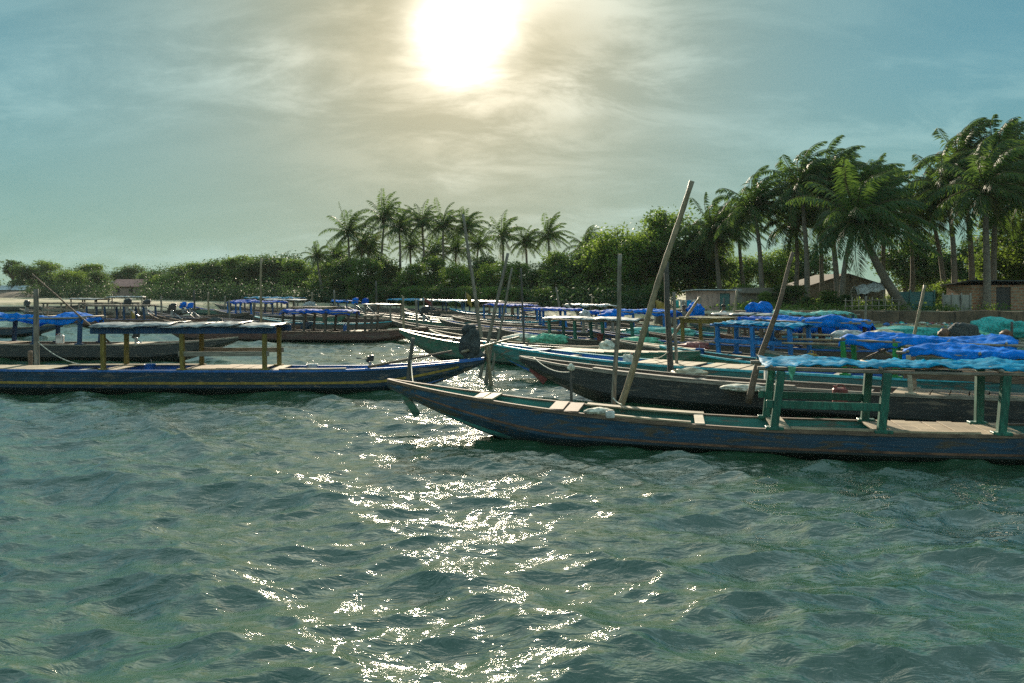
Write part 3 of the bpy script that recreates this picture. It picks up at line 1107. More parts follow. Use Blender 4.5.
def hut(name, px0, px1, d, depth, hw, roof_h, wall_m, roof_m, label, over=.25, rz=0.0, roof='mono', door=None, windows=(), base=None, doorm='door_dark'):
    """box house of four thin walls with real openings on the front, and a roof"""
    xa, xb = X(px0, d), X(px1, d)
    w = xb - xa
    cx = (xa + xb) / 2
    z0 = ground_z(cx, d + depth / 2) if base is None else base
    t = empty(name, (cx, d, z0 - .05), rz, label, 'house' if name != 'hut' else 'hut')
    mb = MB()
    th = .18
    ops = sorted(list(windows) + ([door] if door else []))
    # front wall pieces between openings: (x, width, z, height), x from the left end
    cur = 0.0
    for ox, ow, oz, oh in ops:
        if ox > cur:
            mb.box((-w / 2 + (cur + ox) / 2, th / 2, hw / 2), (ox - cur, th, hw))
        if oz > 0:
            mb.box((-w / 2 + ox + ow / 2, th / 2, oz / 2), (ow, th, oz))
        if oz + oh < hw:
            mb.box((-w / 2 + ox + ow / 2, th / 2, (hw + oz + oh) / 2), (ow, th, hw - oz - oh))
        cur = ox + ow
    if cur < w:
        mb.box((-w / 2 + (cur + w) / 2, th / 2, hw / 2), (w - cur, th, hw))
    mb.box((-w / 2 + th / 2, depth / 2, hw / 2), (th, depth - 2 * th - .004, hw))
    mb.box((w / 2 - th / 2, depth / 2, hw / 2), (th, depth - 2 * th - .004, hw))
    mb.box((0, depth - th / 2, hw / 2), (w, th, hw))
    if roof == 'gable_side':      # gable faces the viewer
        for yy in (0.004, depth - th - .004):
            mb.add([(-w / 2, yy, hw), (w / 2, yy, hw), (0, yy, hw + roof_h), (-w / 2, yy + th, hw), (w / 2, yy + th, hw), (0, yy + th, hw + roof_h)],
                   [(0, 1, 2), (5, 4, 3), (0, 2, 5, 3), (1, 4, 5, 2)])
    mb.build('wall', M[wall_m], t)
    r = MB()
    if roof == 'mono':
        r.add([(-w / 2 - over, -over, hw + roof_h), (w / 2 + over, -over, hw + roof_h * .9), (w / 2 + over, depth + over, hw + .02), (-w / 2 - over, depth + over, hw + .02)], [(0, 1, 2, 3)])
    elif roof == 'gable':
        a, b_ = -w / 2 - over, w / 2 + over
        r.add([(a, -over, hw - .1), (b_, -over, hw - .1), (b_, depth / 2, hw + roof_h), (a, depth / 2, hw + roof_h), (b_, depth + over, hw - .1), (a, depth + over, hw - .1)],
              [(0, 1, 2, 3), (3, 2, 4, 5)])
        mg = MB()
        for xx in (-w / 2 + .01, w / 2 - .01):
            mg.add([(xx, 0.01, hw), (xx, depth - .01, hw), (xx, depth / 2, hw + roof_h - .08)], [(0, 1, 2)])
        mg.build('gable_wall', M[wall_m], t, solid=.1)
    else:
        a, b_ = -w / 2 - over, w / 2 + over
        zl = hw - roof_h * over / (w / 2)
        r.add([(a, -over, zl), (a, depth + over, zl), (0, depth + over, hw + roof_h + .03), (0, -over, hw + roof_h + .03), (b_, -over, zl), (b_, depth + over, zl)],
              [(0, 3, 2, 1), (3, 4, 5, 2)])
    r.build('roof', M[roof_m], t, solid=.06)
    if door:
        ox, ow, oz, oh = door
        MB().box((-w / 2 + ox + ow / 2, .1, oh / 2), (ow - .02, .05, oh - .01)).build('door', M[doorm], t)
    for ox, ow, oz, oh in windows:
        fr = MB()
        for a, b_ in (((-w / 2 + ox, 0, oz), (-w / 2 + ox + ow, 0, oz)), ((-w / 2 + ox, 0, oz + oh), (-w / 2 + ox + ow, 0, oz + oh))):
            fr.beam((a[0], -.01, a[2]), (b_[0], -.01, b_[2]), .08, .08)
        for xx in (ox, ox + ow, ox + ow / 2):
            fr.beam((-w / 2 + xx, -.012, oz + .04), (-w / 2 + xx, -.012, oz + oh - .04), .06, .06)
        f_ = fr.build('window', M['grey_wood'], t)
        MB().box((-w / 2 + ox + ow / 2, .1, oz + oh / 2), (ow, .02, oh)).build('pane', M['glass_dark'], f_)
    return t


hut('hut', 697, 737, 54, 2.8, 1.35, .12, 'pink_wall', 'tin', 'small pinkish hut with pale tin roof at the left end of the bank wall', door=(1.55, .7, 0, 1.2), rz=.06, doorm='teal_door')
hut('shed', 742, 800, 60, 3, 1.3, .3, 'grey_wall', 'thatch', 'low brown shed behind shrubs right of the pinkish hut', roof='gable', door=(1.6, .8, 0, 1.1))
hut('gabled_house', 812, 882, 72, 7, 1.9, .95, 'grey_wall', 'thatch', 'grey brown gabled house behind the leaning palms', roof='gable_side', windows=((1.2, .8, .7, .8), (4.2, .8, .7, .8)), over=.3)
hut('hut', 972, 1040, 54.5, 3.2, 1.75, .35, 'brick', 'dark_tin', 'brick hut with dark sloping roof sheets at the right edge', door=(1.65, 1.0, 0, 1.62), over=.3)
hut('pink_roofed_house', 112, 140, 172, 6, 2.3, 1.5, 'pink_wall', 'pink_roof', 'distant house with pink roof among the far left trees', roof='gable', windows=((.8, .9, .8, 1.0), (3.6, .9, .8, 1.0)), over=.5)
hut('thatched_shelter', -6, 9, 176, 3, 1.6, .9, 'grey_wall', 'tin', 'leftmost pale roofed shelter on the far left shore', roof='gable')
hut('thatched_shelter', 12, 25, 174, 3, 1.5, .9, 'grey_wall', 'tin', 'pale roofed shelter just right of the leftmost one on the far shore', roof='gable')
for nm, px0, px1, py0, d, m_, lb in (
        ('concrete_slab_wall', 942, 970, 294, 53.5, 'concrete', 'pale concrete slab wall left of the brick hut'),
        ('dark_fence', 897, 934, 291, 54, 'teal_door', 'dark blue green sheet fence below the leaning palm trunk')):
    xa, xb = X(px0, d), X(px1, d)
    z0 = ground_z((xa + xb) / 2, d)
    h = Z(py0, d) - z0
    mb = MB().box(((xa + xb) / 2, d, z0 + h / 2 - .05), (xb - xa, .12, h))
    for k in range(4):
        mb.box((xa + (xb - xa) * (k + .02) / 3.05, d - .1, z0 + h / 2), (.09, .08, h + .12))
    tag(mb.build(nm, M[m_], bevel=.01), lb, 'fence' if 'fence' in nm else 'wall')
# brown earth bank on the far left
mb = MB()
rows = []
for i in range(30):
    px = -60 + 115 * i / 29
    rows.append([P(px, 298, 160) * 1.0, Vector((X(px, 164), 164, 1.6 + .4 * noise.noise(Vector((i * .3, 0, 0))) - (1.4 * clampf((i - 22) / 7)))), Vector((X(px, 170), 170, 1.9 - 1.6 * clampf((i - 22) / 7))), Vector((X(px, 176), 176, .4))])
mb.grid(rows)
tag(mb.build('earth_bank', M['stone_wall'], smooth=True), 'bare brown earth bank on the far left shore', None, None, 'structure')
# bamboo rail fence and leaning-stick fence on the bank
mb = MB()
for i in range(9):
    x = X(846, 50.5) + i * .42
    mb.tube([(x, 50.6, 1.0), (x + .03, 50.6, 1.95 + .1 * math.sin(i * 2.1))], .03, 5)
for z in (1.45, 1.8):
    mb.tube([(X(846, 50.5) - .1, 50.55, z), (X(846, 50.5) + 3.5, 50.55, z + .06)], .025, 5)
tag(mb.build('stick_fence', M['grey_wood'], smooth=True), 'rickety grey stick fence on the bank below the grey house', 'fence')
# white tent sheet hung on sticks
t = empty('sheet_shelter', (X(868, 53), 53, ground_z(X(868, 53), 53)), 0, 'small shelter of white plastic sheet between palm trunks', 'shelter')
rows = [[(-.9 + 1.8 * i / 8, -.5 + 1.3 * j / 6, 1.0 + .55 * math.sin(math.pi * j / 6) + .08 * math.sin(i * 1.9 + j) + .3 * i / 8) for i in range(9)] for j in range(7)]
MB().grid(rows).build('sheet', M['white_tarp'], t, smooth=True, solid=.01)
mb = MB()
for xx in (-.8, .85):
    for yy in (-.4, .7):
        mb.tube([(xx, yy, -.1), (xx, yy, 1.4)], .03, 5)
mb.build('sticks', M['grey_wood'], t)
# laundry line
t = empty('laundry_line', (X(686, 52), 52, .5), 0, 'clothes line with white and teal washing left of the pinkish hut', 'laundry')
mb = MB()
for xx in (-.95, .95):
    mb.tube([(xx, 0, -.2), (xx, 0, 1.5)], .035, 6)
mb.build('pole', M['grey_wood'], t)
MB().tube([(-.95 + 1.9 * i / 8, 0, 1.42 - .12 * math.sin(math.pi * i / 8)) for i in range(9)], .01, 4).build('line', M['white_paint'], t)
for i, (xx, m_, ww, hh) in enumerate(((-.65, 'net_teal', .38, .5), (-.2, 'white_tarp', .34, .62), (.2, 'cyan_tarp', .3, .45), (.6, 'white_tarp', .32, .55))):
    rows = [[(xx - ww / 2 + ww * a / 5, .03 * math.sin(a * 1.7 + b_), 1.32 - hh * b_ / 4) for a in range(6)] for b_ in range(5)]
    MB().grid(rows).build('garment', M[m_], t, smooth=True, solid=.01)

# ------------------------------------------------------------------ boats
BOATS = []


def smooth(t):
    t = clampf(t)
    return t * t * (3 - 2 * t)


class Boat:
    def __init__(s, label, bow, stern, beam=1.2, gz=.5, bow_z=.9, stern_z=.7, rise=5.0, over=2.2, hull='brown_hull', inner='brown_in', rail='grey_wood',
                 stripe=None, group='narrow wooden boats moored in the harbour', seed=0, deck=(), name='wooden_boat', thwarts=5, detail=44):
        (bp, bd), (sp_, sd_) = bow, stern
        s.B = Vector((X(bp, bd), bd)); s.S = Vector((X(sp_, sd_), sd_))
        s.L = (s.B - s.S).length
        dv = (s.B - s.S).normalized()
        rz = math.atan2(dv.y, dv.x)
        c = (s.B + s.S) / 2
        s.c, s.dv = c, dv
        s.root = empty(name, (c.x, c.y, 0), rz, label, 'boat', group)
        s.near = -1.0 if dv.x > 0 else 1.0        # local y side that faces the camera
        s.beam, s.gz, s.bz, s.sz, s.rise, s.over = beam, gz, bow_z, stern_z, rise, over
        s.seed = seed
        L = s.L
        N = detail
        xs = [-L / 2 + L * (i / N) for i in range(N + 1)]
        outer, inner_r, top_l, top_r = [], [], [], []
        for x in xs:
            w, zg, zk = s.w(x), s.zg(x), s.zk(x)
            zm = zk + (zg - zk) * .45
            k = min(1.0, (zg - zk) / .4)
            outer.append([(x, w, zg), (x, w * .96, zm), (x, w * (.50 + .3 * (1 - k)), zk + .04), (x, 0, zk), (x, -w * (.50 + .3 * (1 - k)), zk + .04), (x, -w * .96, zm), (x, -w, zg)])
            wi = max(w - .035, .004)
            zf = min(max(zk + .07, .06), zg - .03)
            inner_r.append([(x, -wi, zg), (x, -wi * .93, (zg + zf) / 2), (x, -wi * .7, zf), (x, wi * .7, zf), (x, wi * .93, (zg + zf) / 2), (x, wi, zg)])
        h = MB()
        h.grid(outer, 0)
        h.grid(inner_r, 1)
        # closed rim between outer and inner skins, and closed ends
        rim1 = [[r[0], q[-1]] for r, q in zip(outer, inner_r)]
        rim2 = [[q[0], r[-1]] for r, q in zip(outer, inner_r)]
        h.grid(rim1, 0); h.grid(rim2, 0)
        h.add(outer[0], [tuple(range(7))]); h.add(outer[-1], [tuple(range(7))[::-1]])
        h.build('hull', [M[hull], M[inner]], s.root)
        # rails capping both sides
        g = MB()
        for sg in (-1, 1):
            rows = []
            for x in xs:
                w, zg = s.w(x), s.zg(x)
                a, b_ = sg * (w + .02), sg * max(w - .055, -.02)
                zt = zg + .028 + .006 * noise.noise(Vector((x * 1.3, sg, seed)))
                rows.append([(x, a, zg - .025), (x, a, zt), (x, b_, zt), (x, b_, zg + .004)])
            g.grid(rows)
            g.add(rows[0], [(0, 1, 2, 3)]); g.add(rows[-1], [(3, 2, 1, 0)])
        s.rail = g.build('gunwale', M[rail], s.root)
        if stripe:
            g = MB()
            for sg in (-1, 1):
                rows = []
                for x in xs[2:-3]:
                    w, zg, zk = s.w(x), s.zg(x), s.zk(x)
                    zm = zk + (zg - zk) * .45
                    def wy(z):
                        return w * (.96 + .04 * (z - zm) / (zg - zm)) if z >= zm else w * (.5 + .46 * max(0, (z - zk) / (zm - zk)))
                    zs = zm + (zg - zm) * stripe[1]
                    zt = zs + stripe[2] * min(1, (zg - zk) / .5)
                    rows.append([(x, sg * (wy(zs) + .006), zs), (x, sg * (wy(zt) + .006), zt)])
                g.grid(rows)
            g.build('stripe', M[stripe[0]], s.root, solid=.004)
        # cross thwarts
        rnd = random.Random(seed + 5)
        for i in range(thwarts):
            x = -L * .38 + L * .76 * (i + .5) / thwarts + rnd.uniform(-.3, .3)
            w = s.w(x)
            MB().box((x, 0, s.zg(x) - .045), (.16, 2 * w - .08, .04), m=0).build('thwart', M['grey_wood'], s.root)
        # stem head
        BOATS.append(s)

    def w(s, x):
        t = abs(x) / (s.L / 2)
        return s.beam / 2 * max(0.0, 1 - t ** 2.4) ** .8 + .035

    def zg(s, x):
        L2 = s.L / 2
        a = clampf((x - (L2 - s.rise)) / s.rise)
        b_ = clampf((-x - (L2 - s.rise * .7)) / (s.rise * .7))
        return s.gz + (s.bz - s.gz) * a ** 2 + (s.sz - s.gz) * b_ ** 2

    def zk(s, x):
        L2 = s.L / 2
        u = clampf((x - (L2 - s.over * 1.25)) / (s.over * 1.25))
        v = clampf((-x - (L2 - s.over * .8)) / (s.over * .8))
        z = -.2
        z += (s.bz - .13 + .2) * u ** 1.45
        z += (s.sz - .16 + .2) * v ** 1.6
        return min(z, s.zg(x) - .11)

    def u(s, px):
        """local x where the boat's centre line crosses a bearing"""
        k = (px - 512.0) / F
        D = s.B - s.S
        t = (k * s.S.y - s.S.x) / (D.x - k * D.y)
        return -s.L / 2 + t * s.L

    def deck(s, px0, px1, mat='deck', n=None, dz=-.01, label=None):
        a, b_ = sorted((s.u(px0), s.u(px1)))
        n = n or max(2, int((b_ - a) / .28))
        mb = MB()
        rnd = random.Random(int(px0) + s.seed)
        st = (b_ - a) / n
        for i in range(n):
            x = a + st * (i + .5)
            w = s.w(x)
            mb.box((x, rnd.uniform(-.01, .01), s.zg(x) + .032 + dz + rnd.uniform(-.006, .012)), (st * .94, 2 * w - rnd.uniform(.0, .08), .03), rz=rnd.uniform(-.02, .02))
        o = mb.build('deck', M[mat], s.root, bevel=.004)
        return o

    def side_plank(s, px0, px1, side=1, mat='deck', wd=.2):
        a, b_ = s.u(px0), s.u(px1)
        sg = s.near * side
        mb = MB()
        rows = []
        for i in range(9):
            x = a + (b_ - a) * i / 8
            w = s.w(x); z = s.zg(x) + .033
            y1, y0 = sg * (w - .005), sg * (w - wd)
            rows.append([(x, y0, z), (x, y1, z), (x, y1, z + .028), (x, y0, z + .028)])
        mb.grid(rows, close=True)
        mb.add(rows[0], [(0, 1, 2, 3)]); mb.add(rows[-1], [(3, 2, 1, 0)])
        mb.build('side_plank', M[mat], s.root)

    def canopy(s, px0, px1, h, pairs=3, post='grey_wood', pr=.045, square=True, cover='tarp', mat='blue_tarp', droop=.14, rail=None, xs=None, lean=.04,
               frame='grey_wood', wide=1.0, bulge=.08, seed=1, sag_end=0.0):
        a, b_ = sorted((s.u(px0), s.u(px1)))
        xs = sorted(xs) if xs else [a + (b_ - a) * i / (pairs - 1) for i in range(pairs)]
        rnd = random.Random(seed * 7 + s.seed)
        hw = []
        for x in xs:
            w = s.w(x) - .01
            hw.append(w)
            for sg in (-1, 1):
                mb = MB()
                z0 = s.zg(x) - .02
                p, q = Vector((x + rnd.uniform(-.03, .03), sg * (w - .04), z0)), Vector((x + lean * rnd.uniform(.5, 1.5), sg * (w - .03) * wide, h - .02))
                if square:
                    mb.beam(p, q, pr * 2, pr * 2, up=(1, 0, 0))
                    mb.box((x, sg * (w - .04), z0 + .055), (pr * 4.6, pr * 2.6, .05))
                else:
                    mb.tube([p, (p + q) / 2 + Vector((rnd.uniform(-.02, .02), 0, 0)), q], [pr * 1.1, pr, pr * .9], 8)
                mb.build('canopy_post', M[post], s.root, bevel=.006 if square else 0)
        w = sum(hw) / len(hw) * wide
        fr = MB()
        for sg in (-1, 1):
            fr.tube([(xs[0] - .25, sg * w, h + .01), ((xs[0] + xs[-1]) / 2, sg * w, h - .015), (xs[-1] + .25, sg * w, h + .015)], .032, 6)
        for x in xs:
            fr.tube([(x + .05, -w - .12, h + .05), (x + .05, w + .12, h + .05)], .028, 6)
        fr.build('canopy_frame', M[frame], s.root, smooth=True)
        if rail:
            rh, i0, i1, rm = rail
            for sg in (-1, 1):
                x0_, x1_ = xs[i0] - .08, xs[i1] + .12
                MB().beam((x0_, sg * (s.w(x0_) - .02), rh), (x1_, sg * (s.w(x1_) - .02), rh + .01), .035, .12).build('side_rail', M[rm], s.root, bevel=.005)
        L0, L1 = xs[0] - .14, xs[-1] + .14
        if cover == 'tarp':
            s.cloth(L0, L1, w + .1, h + .085, mat, droop, bulge, seed)
        elif cover == 'sheets':
            n = max(3, int((L1 - L0) / .8))
            mb = MB()
            for i in range(n):
                x = L0 + (L1 - L0) * (i + .5) / n
                rows = []
                ln = (L1 - L0) / n * .68
                tl, ro = rnd.uniform(-.03, .05), rnd.uniform(-.12, .12)
                for a_ in range(7):
                    row = []
                    for c_ in range(9):
                        xx = x + ln * (a_ / 6 * 2 - 1) * .95
                        yy = (w + .15) * (c_ / 4 - 1) + ro * (a_ / 6 - .5)
                        zz_ = h + .1 + i % 2 * .02 + tl * (a_ / 6 - .5) + .03 * noise.noise(Vector((xx * 2.5, yy * 2.5, seed))) + .035 * noise.noise(Vector((xx * 7, yy * 6, seed))) - .06 * (abs(c_ / 4 - 1) ** 4)
                        row.append((xx, yy, zz_))
                    rows.append(row)
                mb.grid(rows)
            mb.build('canopy_cover', M[mat], s.root, smooth=True, solid=.012)
        elif cover == 'slats':
            mb = MB()
            n = int((L1 - L0) / .16)
            for i in range(n):
                x = L0 + (L1 - L0) * (i + .5) / n
                mb.box((x, 0, h + .08 + rnd.uniform(-.008, .01)), (.09, 2 * w + .25, .02), rz=rnd.uniform(-.04, .04))
            mb.build('canopy_cover', M[mat], s.root)
        return xs, w

    def cloth(s, x0, x1, hw, z, mat, droop, bulge, seed, name='canopy_cover'):
        n = max(10, int((x1 - x0) / .055))
        ny = 22
        rows = []
        for i in range(n + 1):
            t = i / n
            row = []
            for j in range(ny + 1):
                v = j / ny * 2 - 1
                x = x0 + (x1 - x0) * t + .05 * noise.noise(Vector((v * 3, seed, t * 2)))
                e = abs(v)
                dr = droop * (.55 + .9 * max(0, noise.noise(Vector((x * 1.1, 5 + math.copysign(2, v), seed))) + .4))
                y = v * hw * (1.0 - .04 * smooth((e - .7) / .3))
                zz_ = z + bulge * noise.noise(Vector((x * .9, y * 1.2, seed * 3.3))) + .035 * noise.noise(Vector((x * 3.4, y * 4 + x * 1.5, seed))) + .018 * noise.noise(Vector((x * 9, y * 5, seed)))
                rg = noise.noise(Vector((x * 2.3 + y * 1.6, y * 2.2 - x * .5, seed * 1.3)))
                zz_ += .03 * (1 - min(1, abs(rg) * 5)) + .016 * (1 - min(1, 6 * abs(noise.noise(Vector((x * 4 - y * 3, y * 5, seed + 4.0))))))
                zz_ -= dr * smooth((e - .78) / .22)
                ed = min(t, 1 - t) * n
                zz_ -= droop * .5 * smooth(1 - ed / 3)
                zz_ -= .03 * (1 - e) * abs(math.sin((x - x0) * 2.2))
                row.append((x, y, zz_))
            rows.append(row)
        o = MB().grid(rows).build(name, M[mat], s.root, smooth=True, solid=.012)
        return o

    def world(s, x, y, z):
        """local point of the boat in the world"""
        ny = Vector((-s.dv.y, s.dv.x))
        q = s.c + s.dv * x + ny * y
        return Vector((q.x, q.y, z))
# ---- the two nearest boats
A = Boat('long worn blue boat with bare wood gunwale and cyan sheet canopy, nearest at lower right', (388, 14.15), (1250, 11.6), 1.12, .40, .97, .6, 7.0, 2.5,
         'oldblue_hull', 'teal_in', 'brown_wood', group='long boats in the foreground', seed=1, thwarts=0, detail=70, stripe=('rust_line', .12, .035))
A.deck(477, 498, 'deck', 2)
A.deck(552, 582, 'brown_wood', 2)
A.side_plank(585, 705, -1, 'deck', .22)
A.side_plank(590, 690, 1, 'deck', .10)
A.deck(694, 704, 'pale_wood', 1)
A.deck(768, 786, 'deck', 2)
A.deck(868, 1012, 'deck', 9)
A.side_plank(786, 968, 1, 'deck', .12)
axs = [A.u(770), A.u(874), A.u(989), A.u(1090)]
A.canopy(770, 1090, 1.34, post='green_post', pr=.058, mat='cyan_tarp', droop=.03, rail=(.80, 2, 3, 'green_post'), xs=axs, lean=-.07, wide=1.02, bulge=.05, seed=3)
for i, (px, w_, l_) in enumerate(((772, .16, .30), (786, .12, .22))):
    x = A.u(px)
    y = A.near * (A.w(x) + .04) * (1 if i else -.2)
    rows = [[(x + w_ * (a / 4 - .5) * (1 - .75 * b_ / 6), y + .03 * math.sin(a + b_), 1.40 - l_ * b_ / 6) for a in range(5)] for b_ in range(7)]
    MB().grid(rows).build('hanging_rag', M['net_green'], A.root, smooth=True, solid=.008)
# rudder-like board hung at the end of the bow
MB().beam((A.L / 2 - .14, 0, .93), (A.L / 2 - .50, .03, .46), .035, .07).beam((A.L / 2 - .32, .01, .70), (A.L / 2 - .56, .03, .36), .045, .13).build('steering_board', M['green_hull'], A.root, bevel=.01)

B = Boat('long navy boat with thin yellow line and grey sheet canopy, nearest at left', (484, 20.2), (-90, 20.3), 1.25, .56, .82, .75, 4.2, 2.2,
         'blue_hull', 'blue_in', 'blue_line', stripe=('yellow_line', .22, .06), group='long boats in the foreground', seed=2, thwarts=2, detail=70)
B.deck(-70, 60, 'deck', 12)
B.deck(112, 128, 'deck', 2)
B.deck(190, 268, 'deck', 5)
B.deck(274, 286, 'deck', 1)
B.side_plank(286, 350, 1, 'deck', .12)
B.side_plank(60, 190, -1, 'deck', .2)
B.canopy(110, 280, 1.60, post='yellow_post', pr=.05, cover='sheets', mat='grey_tarp', xs=[B.u(115), B.u(192), B.u(272)], rail=(.98, 1, 2, 'grey_wood'), seed=5, lean=0, frame='navy_post')
# blue grey fascia board under the near edge of the sheets, as on the real boat
for sg in (-1, 1):
    MB().beam((B.u(104), sg * .66, 1.55), (B.u(284), sg * .66, 1.56), .03, .15).build('fascia_board', M['navy_post'], B.root, bevel=.005)

C = Boat('dark boat with long bright blue tarp canopy behind the navy boat at left', (238, 28.6), (-110, 29.6), 1.3, .58, .84, .7, 4.5, 2.4, 'black_hull', 'brown_in', 'grey_wood', seed=3, thwarts=3)
C.canopy(-40, 90, 1.52, 4, 'navy_post', .06, mat='blue_tarp', droop=.28, bulge=.22, seed=4)
C.deck(-60, 20); C.deck(120, 150)
D = Boat('small dark boat pointing right beyond the blue tarp at the left edge', (63, 43), (-90, 43.5), 1.2, .42, .66, .6, 3.5, 2.2, 'blue_hull', 'brown_in', 'dark_wood', seed=4, thwarts=3)
E = Boat('maroon brown boat with small deep blue canopy left of centre', (428, 38.2), (165, 40), 1.35, .50, .72, .7, 4, 2.2, 'maroon_hull', 'brown_in', 'brown_wood', seed=5, thwarts=4)
E.canopy(288, 352, 1.42, 4, 'dark_wood', .05, mat='deep_tarp', droop=.16, bulge=.1, seed=6)
E.canopy(368, 374, 1.22, 2, 'dark_wood', .05, cover='slats', mat='grey_wood', seed=7)
E.deck(200, 280); E.deck(352, 366)

I = Boat('teal boat with cyan gunwale and bright blue inside, bow by the dark net bundle', (484, 24.0), (1130, 15.6), 1.2, .62, .98, .8, 7, 2.6, 'teal_hull', 'blue_in', 'cyan_line', seed=6, thwarts=5, detail=60)
I.deck(535, 545, 'white_paint', 1); I.deck(642, 700); I.deck(708, 760)
I.canopy(850, 1010, 1.42, 4, 'bright_green', .05, mat='blue_tarp', droop=.2, bulge=.2, seed=8, square=True)
J = Boat('dark unpainted boat with broad grey gunwale behind the nearest blue boat', (520, 20.0), (1150, 13.55), 1.1, .58, .88, .7, 6, 2.2, 'black_hull', 'brown_in', 'grey_wood', seed=7, thwarts=5, detail=60)
J.side_plank(600, 800, 1, 'grey_wood', .16)
J.canopy(913, 1060, 1.36, 3, 'pale_wood', .042, mat='blue_tarp', droop=.14, bulge=.16, seed=9, rail=(.95, 0, 2, 'brown_wood'), square=True)
J.deck(895, 1030, 'deck')
MB().beam((J.L / 2 - .05, 0, .86), (J.L / 2 - .62, .05, .50), .05, .12).beam((J.L / 2 - .35, .02, .66), (J.L / 2 - .78, .05, .34), .05, .26).build('steering_board', M['red_paint'], J.root, bevel=.01)

H = Boat('green boat whose raised bow points left beyond the navy boat', (400, 30.5), (700, 22.6), 1.2, .62, 1.02, .8, 6, 2.6, 'green_hull', 'brown_in', 'green_post', seed=8, thwarts=4)
H.deck(560, 680)
K1 = Boat('brown boat with bright blue painted canopy posts in the right hand row', (612, 28), (1060, 18.6), 1.2, .52, .8, .7, 6, 2.4, 'brown_hull', 'brown_in', 'grey_wood', seed=9, thwarts=6)
K1.canopy(728, 800, 1.46, 3, 'blue_post', .055, mat='cyan_tarp', droop=.05, bulge=.04, rail=(1.0, 0, 2, 'blue_post'), frame='blue_post', seed=10)
K1.deck(640, 700); K1.side_plank(740, 940, 1)
K2 = Boat('dark brown boat with light blue gunwale and green nets aboard', (588, 34.5), (930, 24.5), 1.25, .55, .8, .7, 5, 2.2, 'brown_hull', 'brown_in', 'blue_line', seed=10, thwarts=5)
K2.canopy(692, 726, 1.42, 2, 'yellow_post', .055, cover='slats', mat='cloth_cream', frame='yellow_post', seed=11, rail=(1.34, 0, 1, 'yellow_post'))
K2.canopy(770, 860, 1.46, 3, 'brown_wood', .05, mat='blue_tarp', droop=.3, bulge=.25, seed=12)
K3 = Boat('brown boat with green posts and a canopy heaped with pale crumpled sheets', (496, 36), (745, 29.0), 1.25, .5, .8, .7, 5, 2.2, 'brown_hull', 'blue_in', 'grey_wood', seed=11, thwarts=4)
K3.canopy(557, 640, 1.28, 4, 'green_post', .055, cover='sheets', mat='white_tarp', seed=13)
K4 = Boat('boat under a flat bright blue tarp behind the big leaning bamboo', (560, 44), (780, 35), 1.3, .5, .8, .7, 5, 2.2, 'brown_hull', 'teal_in', 'grey_wood', seed=12, thwarts=4)
K4.canopy(612, 672, 1.40, 3, 'blue_post', .05, mat='blue_tarp', droop=.22, bulge=.1, seed=14)
K5 = Boat('maroon boat in the centre with low blue and white canopy beyond the crossed poles', (452, 50), (665, 37.5), 1.3, .55, .85, .7, 6, 2.4, 'maroon_hull', 'brown_in', 'grey_wood', seed=13, thwarts=6)
K5.canopy(532, 574, 1.42, 3, 'blue_post', .05, mat='deep_tarp', droop=.14, bulge=.06, seed=15)
K6 = Boat('navy boat in the centre distance pointing at the red rags', (402, 68), (610, 45.5), 1.3, .5, .9, .7, 6, 2.4, 'blue_hull', 'brown_in', 'grey_wood', seed=14, thwarts=5)
K6.canopy(492, 530, 1.4, 3, 'blue_post', .05, mat='deep_tarp', droop=.1, bulge=.08, seed=16)
G1 = Boat('long green boat slanting from the far shore to the centre', (345, 72), (470, 44), 1.3, .55, .95, .7, 6, 2.4, 'green_hull', 'brown_in', 'green_post', seed=15, thwarts=5)
G2 = Boat('brown boat lying across the glitter behind the green bow', (392, 46), (560, 37), 1.2, .45, .75, .6, 5, 2.2, 'brown_hull', 'brown_in', 'grey_wood', seed=16, thwarts=5)
G3 = Boat('low brown boat under the dark net bundle beyond the navy bow', (430, 34.5), (610, 27.4), 1.15, .45, .8, .6, 5, 2.2, 'brown_hull', 'brown_in', 'pale_wood', seed=17, thwarts=4)

F1 = Boat('dark boat with a long bare post frame at the far left', (250, 62), (20, 60), 1.3, .45, .7, .6, 4, 2.2, 'brown_hull', 'brown_in', 'brown_wood', seed=18, thwarts=4)
F1.canopy(45, 135, 1.42, 6, 'grey_wood', .05, cover='slats', mat='dark_wood', seed=17, rail=(.95, 0, 5, 'grey_wood'))
F2 = Boat('blue boat slanting down to the right behind the grey canopy, left side', (142, 66), (312, 44), 1.3, .5, .95, .7, 6, 2.4, 'blue_hull', 'brown_in', 'navy_post', seed=19, thwarts=4)
F3 = Boat('dark green boat slanting down to the right from the far sand strip', (188, 84), (345, 55), 1.3, .5, .95, .7, 6, 2.4, 'green_hull', 'blue_in', 'grey_wood', seed=20, thwarts=4)
F3.canopy(238, 280, 1.42, 3, 'navy_post', .05, mat='deep_tarp', droop=.16, bulge=.1, seed=18)
F4 = Boat('reddish boat slanting behind the navy boat canopy, left side', (150, 54), (300, 42.5), 1.3, .45, .85, .6, 5, 2.2, 'maroon_hull', 'brown_in', 'brown_wood', seed=21, thwarts=4)
F5 = Boat('boat with a white flat sheet canopy at the far left', (200, 76), (60, 73), 1.3, .45, .7, .6, 4, 2.2, 'black_hull', 'brown_in', 'grey_wood', seed=22, thwarts=4)
F5.canopy(110, 143, 1.72, 3, 'grey_wood', .05, mat='white_tarp', droop=.06, bulge=.03, seed=19)
F6 = Boat('distant boat under a light cyan tarp left of centre', (215, 92), (340, 78), 1.4, .5, .8, .7, 5, 2.2, 'black_hull', 'brown_in', 'grey_wood', seed=23, thwarts=4)
F6.canopy(250, 300, 1.5, 4, 'grey_wood', .06, mat='cyan_tarp', droop=.12, bulge=.12, seed=20)
